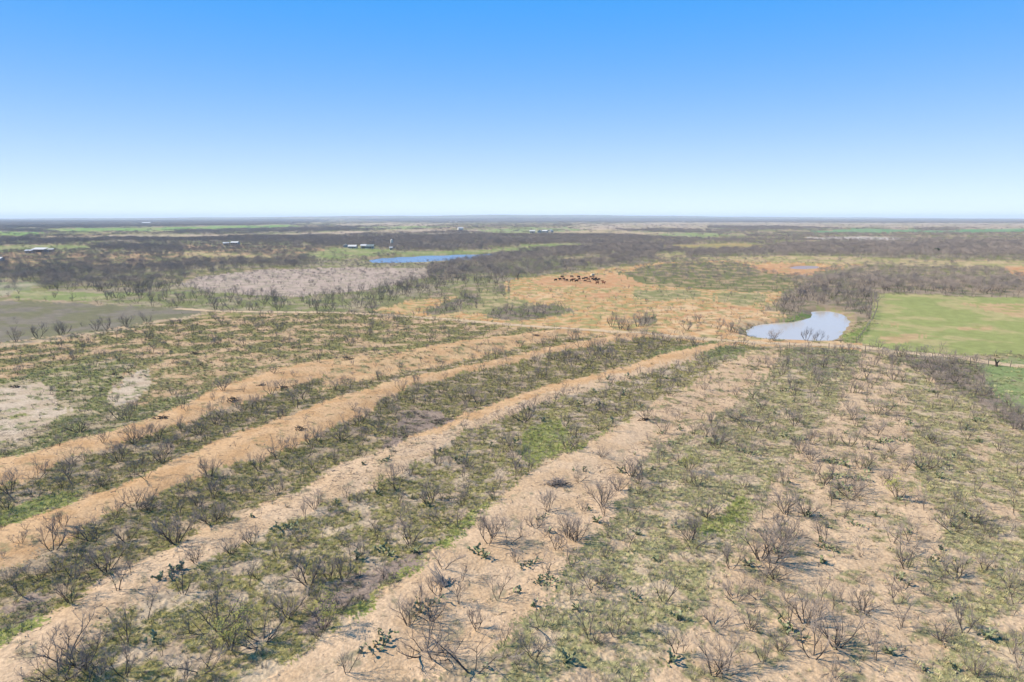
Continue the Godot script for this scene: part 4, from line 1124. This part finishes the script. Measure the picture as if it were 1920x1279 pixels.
func deadwood() -> void:
	var rng := RandomNumberGenerator.new()
	rng.seed = 21
	var t := thing("brush_pile", "heap of grey-brown cut brush on the wide pinkish sand strip", "brush pile", on(BRUSH_PILE[0], BRUSH_PILE[1]))
	part("branches", sticks(501, 150, 1.7, .9, .028, .25), M.twig, t)
	part("limbs", sticks(502, 22, 1.6, .5, .06, .15), M.bark, t)
	t = thing("dead_tree", "grey fallen dead tree with stiff limbs on pinkish sand", "dead tree", on(SNAG[0], SNAG[1]), .5)
	var st := tool()
	for k in 15:
		var a := rng.randf_range(-.35, .35)
		var from := Vector3(rng.randf_range(-.35, .35), .05, .5)
		tube(st, from, from + Vector3(sin(a) * 1.1 - .5, rng.randf_range(.4, 1.3), -rng.randf_range(1.0, 2.0)), rng.randf_range(.03, .06), .015, 5)
	part("limbs", done(st), M.grey_wood, t)
	part("broken_branches", sticks(503, 40, 1.3, .4, .03, .2), M.twig, t)
	t = thing("forked_stump", "dark forked stump standing on the sandy track verge", "stump", on(STUMP[0], STUMP[1]))
	st = tool()
	tube(st, Vector3(0, -.1, 0), Vector3(-.05, .5, 0), .28, .2, 8)
	tube(st, Vector3(-.05, .5, 0), Vector3(-.5, 1.55, 0), .17, .09, 7)
	tube(st, Vector3(-.05, .5, 0), Vector3(.38, 1.2, .1), .16, .07, 7)
	tube(st, Vector3(-.05, .45, 0), Vector3(.1, .9, -.3), .12, .05, 6)
	part("trunk", done(st), M.dark_wood, t)
	var heaps := [sticks(511, 26, .8, .25, .06, .1), sticks(512, 34, 1.1, .35, .05, .15), sticks(513, 16, .6, .2, .07, .1)]
	for k in range(0, DEBRIS.size(), 2):
		var where: String = GROUND_WORDS.get(names[kind_at(DEBRIS[k], DEBRIS[k + 1])], "in mixed scrub")
		t = thing("dead_wood", "low dark heap of dead wood %s" % where, "dead wood", on(DEBRIS[k], DEBRIS[k + 1]), rng.randf_range(-.4, .4), "dark heaps of dead wood %s" % where)
		var s := rng.randf_range(.9, 1.5)
		t.scale = Vector3(s * 1.2, s, s)
		part("branches", heaps[(k / 2) % 3], M.dark_wood, t)

# ---------------------------------------------------------------- cattle
func blob(bones: Array, cell: float, lo: Vector3, hi: Vector3) -> ArrayMesh:
	var n := Vector3i(((hi - lo) / cell).ceil())
	var w := n.x + 1
	var layer := w * (n.y + 1)
	var field := PackedFloat32Array()
	field.resize(layer * (n.z + 1))
	for k in n.z + 1:
		for j in n.y + 1:
			for i in w:
				var p := lo + Vector3(i, j, k) * cell
				var total := 0.0
				for b in bones:
					var ab: Vector3 = b[1] - b[0]
					var t := clampf((p - b[0]).dot(ab) / ab.length_squared(), 0.0, 1.0)
					var d: float = (p - b[0] - ab * t).length() - lerpf(b[2], b[3], t)
					total += exp(-d * 26.0)
				field[k * layer + j * w + i] = -log(maxf(total, 1e-30)) / 26.0
	var ids := {}
	var verts := PackedVector3Array()
	for k in n.z:
		for j in n.y:
			for i in n.x:
				var sum := Vector3.ZERO
				var hits := 0
				for e in [[0, 1], [2, 3], [4, 5], [6, 7], [0, 2], [1, 3], [4, 6], [5, 7], [0, 4], [1, 5], [2, 6], [3, 7]]:
					var a := Vector3(e[0] & 1, e[0] >> 1 & 1, e[0] >> 2)
					var b := Vector3(e[1] & 1, e[1] >> 1 & 1, e[1] >> 2)
					var fa := field[int((k + a.z) * layer + (j + a.y) * w + i + a.x)]
					var fb := field[int((k + b.z) * layer + (j + b.y) * w + i + b.x)]
					if (fa < 0.0) != (fb < 0.0):
						sum += a.lerp(b, fa / (fa - fb))
						hits += 1
				if hits:
					ids[k * layer + j * w + i] = verts.size()
					verts.append(lo + (Vector3(i, j, k) + sum / hits) * cell)
	var st := SurfaceTool.new()
	st.begin(Mesh.PRIMITIVE_TRIANGLES)
	st.set_smooth_group(0)
	for v in verts:
		st.add_vertex(v)
	for id in ids:
		for ax in [[1, w, layer], [w, layer, 1], [layer, 1, w]]:
			var a := field[id]
			var b: float = field[id + ax[0]] if id + ax[0] < field.size() else a
			if (a < 0.0) == (b < 0.0):
				continue
			var q := [id, id - ax[1], id - ax[1] - ax[2], id - ax[2]]
			if not (ids.has(q[1]) and ids.has(q[2]) and ids.has(q[3])):
				continue
			for o in [0, 1, 2, 0, 2, 3] if a < 0.0 else [0, 2, 1, 0, 3, 2]:
				st.add_index(ids[q[o]])
	st.generate_normals()
	return st.commit()

func cow_shape(grazing: bool) -> ArrayMesh:
	var b := [[Vector3(-.68, 1.02, 0), Vector3(-.1, .98, 0), .30, .36], [Vector3(-.1, .98, 0), Vector3(.58, 1.0, 0), .36, .31], [Vector3(-.75, 1.2, 0), Vector3(.62, 1.22, 0), .16, .16]]
	for s in [-1.0, 1.0]:
		b.append_array([[Vector3(.52, .9, s * .17), Vector3(.54, .46, s * .19), .14, .075], [Vector3(.54, .46, s * .19), Vector3(.53, .06, s * .19), .065, .06]])
		b.append_array([[Vector3(-.68, 1.0, s * .17), Vector3(-.58, .62, s * .2), .19, .1], [Vector3(-.58, .62, s * .2), Vector3(-.76, .46, s * .2), .09, .07], [Vector3(-.76, .46, s * .2), Vector3(-.72, .06, s * .2), .065, .06]])
	b.append([Vector3(-.92, 1.22, 0), Vector3(-.98, .6, 0), .04, .035])
	if grazing:
		b.append_array([[Vector3(.6, 1.1, 0), Vector3(1.02, .62, 0), .24, .15], [Vector3(1.02, .6, 0), Vector3(1.16, .18, 0), .14, .085], [Vector3(1.02, .66, -.2), Vector3(1.02, .66, .2), .04, .04]])
	else:
		b.append_array([[Vector3(.6, 1.15, 0), Vector3(1.02, 1.38, 0), .24, .15], [Vector3(1.02, 1.38, 0), Vector3(1.38, 1.2, 0), .14, .085], [Vector3(1.0, 1.46, -.22), Vector3(1.0, 1.46, .22), .04, .04]])
	return blob(b, .055, Vector3(-1.12, -.04, -.5), Vector3(1.6, 1.7, .5))

func cattle() -> void:
	var shapes := [cow_shape(false), cow_shape(true)]
	var coats := [["black", Color(.018, .016, .015)], ["dark brown", Color(.055, .028, .016)], ["red-brown", Color(.17, .065, .03)], ["tan", Color(.34, .22, .12)]]
	var hides := []
	for c in coats:
		hides.append(mat(c[1], .7))
	var rng := RandomNumberGenerator.new()
	rng.seed = 5
	for k in range(0, HERD.size(), 2):
		var c: int = [0, 0, 1, 0, 1, 2, 0, 2, 0, 1, 0, 2, 3, 0, 0, 1, 0, 0, 2, 2, 1, 0, 0, 2, 3][k / 2 % 25]
		var pose := rng.randi() % 2
		var label := "%s cow %s in the herd on the golden pasture" % [coats[c][0], ["standing", "grazing"][pose]]
		var t := thing("cow", label, "cow", on(HERD[k], HERD[k + 1]), [0.0, PI][rng.randi() % 2] + rng.randf_range(-.8, .8), "%s cows %s in the herd" % [coats[c][0], ["standing", "grazing"][pose]])
		var s := rng.randf_range(.72, .9)
		t.scale = Vector3(s, s, s)
		part("body", shapes[pose], hides[c], t)
	var t := thing("hay_bale", "pale round hay bale behind the dark cattle", "hay bale", on(FEEDER[0], FEEDER[1]), .4)
	var st := tool()
	tube(st, Vector3(-.75, .8, 0), Vector3(.75, .8, 0), .8, .8, 18)
	tube(st, Vector3(.75, .8, 0), Vector3(.8, .8, 0), .8, .01, 18)
	tube(st, Vector3(-.75, .8, 0), Vector3(-.8, .8, 0), .8, .01, 18)
	part("roll", done(st), M.hay, t)

# ---------------------------------------------------------------- grass
func tuft(seed_: int, blades: int, tall: float, wide: float, thick: float) -> ArrayMesh:
	var r := RandomNumberGenerator.new()
	r.seed = seed_
	var st := tool()
	for k in blades:
		var a := r.randf() * TAU
		var root := Vector3(cos(a), 0, sin(a)) * wide * .5 * sqrt(r.randf()) + Vector3(0, -.03, 0)
		var lean := Vector3(cos(a + r.randfn(0, .5)), 0, sin(a + r.randfn(0, .5))) * wide * r.randf_range(.2, .8)
		var tip := root + lean + Vector3(0, tall * r.randf_range(.55, 1.0), 0)
		var side := Vector3(-lean.z, 0, lean.x).normalized() * thick
		for p in [root - side, root + side, tip]:
			st.add_vertex(p)
	return done(st)

func grass() -> void:
	var shapes := [tuft(601, 26, .26, .34, .017), tuft(602, 34, .19, .48, .019), tuft(603, 20, .34, .26, .014)]
	var places := [[], [], []]
	var tints := [[], [], []]
	var rng := RandomNumberGenerator.new()
	rng.seed = 15
	for ring in [[36.0, 75.0, .36, 1.0], [75.0, 130.0, .50, 1.25], [130.0, 215.0, .85, 1.7]]:
		var cell: float = ring[2]
		var z: float = -ring[0] * .78
		while z > -ring[1]:
			z -= cell
			var half: float = -z * .80 + 3.0
			var x: float = -half
			while x < half:
				x += cell
				var lot := rng.randf()
				var kind := kind_at(x, z)
				var t: Array = table[kind]
				if lot > float(t[8]) * cell * cell:
					continue
				var px := x + rng.randf_range(-.5, .5) * cell
				var pz := z + rng.randf_range(-.5, .5) * cell
				var d := Vector2(px, pz).length()
				if d < ring[0] or d > ring[1]:
					continue
				kind = kind_ragged(px, pz)
				t = table[kind]
				var f: float = 1.0 / float(t[4])
				var p := patch.get_noise_2d(px * f, pz * f) * .75 + mottle.get_noise_2d(px * .45, pz * .45) * .38
				if p < .42 - float(t[3]) and rng.randf() < .85:
					continue
				var green: Color = t[2]
				var tint := green.lerp(Color(.36, .295, .15), pow(rng.randf(), 1.6) * .9)
				if rng.randf() < .13:
					tint = Color(.16, .13, .105)
				if names[kind] == "litter" and rng.randf() < .6:
					tint = Color(.105, .083, .066)
				tint = tint * rng.randf_range(.65, 1.4)
				var s: float = rng.randf_range(.6, 1.25) * float(ring[3])
				var k := rng.randi() % 3
				places[k].append(Transform3D(Basis(Vector3.UP, rng.randf() * TAU).scaled(Vector3(s, s * rng.randf_range(.7, 1.1), s)), on(px, pz)))
				tints[k].append(tint)
	var o := Node3D.new()
	o.name = "grass"
	add_child(o)
	o.set_meta("kind", "stuff")
	o.set_meta("label", "low tufts of green and straw grass over sandy ground")
	o.set_meta("category", "grass")
	for k in 3:
		scatter(shapes[k], M.tuft, "tufts", places[k], o, tints[k])
	# small stones, clods and broken sticks lying on the soil
	var st := tool()
	for f in [[0, 1, 2], [0, 2, 3], [0, 3, 4], [0, 4, 1], [5, 2, 1], [5, 3, 2], [5, 4, 3], [5, 1, 4]]:
		for i in f:
			st.add_vertex([Vector3(.01, .05, 0), Vector3(.075, .01, .02), Vector3(-.01, .015, .06), Vector3(-.06, .01, -.01), Vector3(.02, .012, -.055), Vector3(0, -.03, 0)][i])
	var stone := done(st)
	st = tool()
	tube(st, Vector3(-.32, .015, 0), Vector3(.02, .045, .05), .014, .012, 3)
	tube(st, Vector3(.02, .045, .05), Vector3(.34, .02, -.03), .012, .005, 3)
	tube(st, Vector3(.02, .045, .05), Vector3(.18, .06, .2), .008, .003, 3)
	var stick := done(st)
	var lying := [[], []]
	var tones := [[], []]
	for k in 26000:
		var d := 37.0 + 75.0 * sqrt(rng.randf())
		var a := rng.randf_range(-.68, .68)
		var x := sin(a) * d
		var z := -cos(a) * d
		var which := 0 if rng.randf() < .55 else 1
		if names[kind_at(x, z)] in ["orange_bare", "bare_lane"] and rng.randf() < .75:
			continue
		var s := rng.randf_range(.5, 1.5)
		lying[which].append(Transform3D(Basis(Vector3.UP, rng.randf() * TAU).scaled(Vector3(s, s, s)), on(x, z)))
		tones[which].append((Color(.30, .22, .15) if which == 0 else Color(.14, .115, .10)) * rng.randf_range(.5, 1.3))
	var lies := Node3D.new()
	lies.name = "ground_litter"
	add_child(lies)
	lies.set_meta("kind", "stuff")
	lies.set_meta("label", "small stones and broken sticks strewn over the sandy soil")
	lies.set_meta("category", "litter")
	scatter(stone, M.tuft, "stones", lying[0], lies, tones[0])
	scatter(stick, M.tuft, "twigs", lying[1], lies, tones[1])
	print("tufts ", places[0].size() * 3)
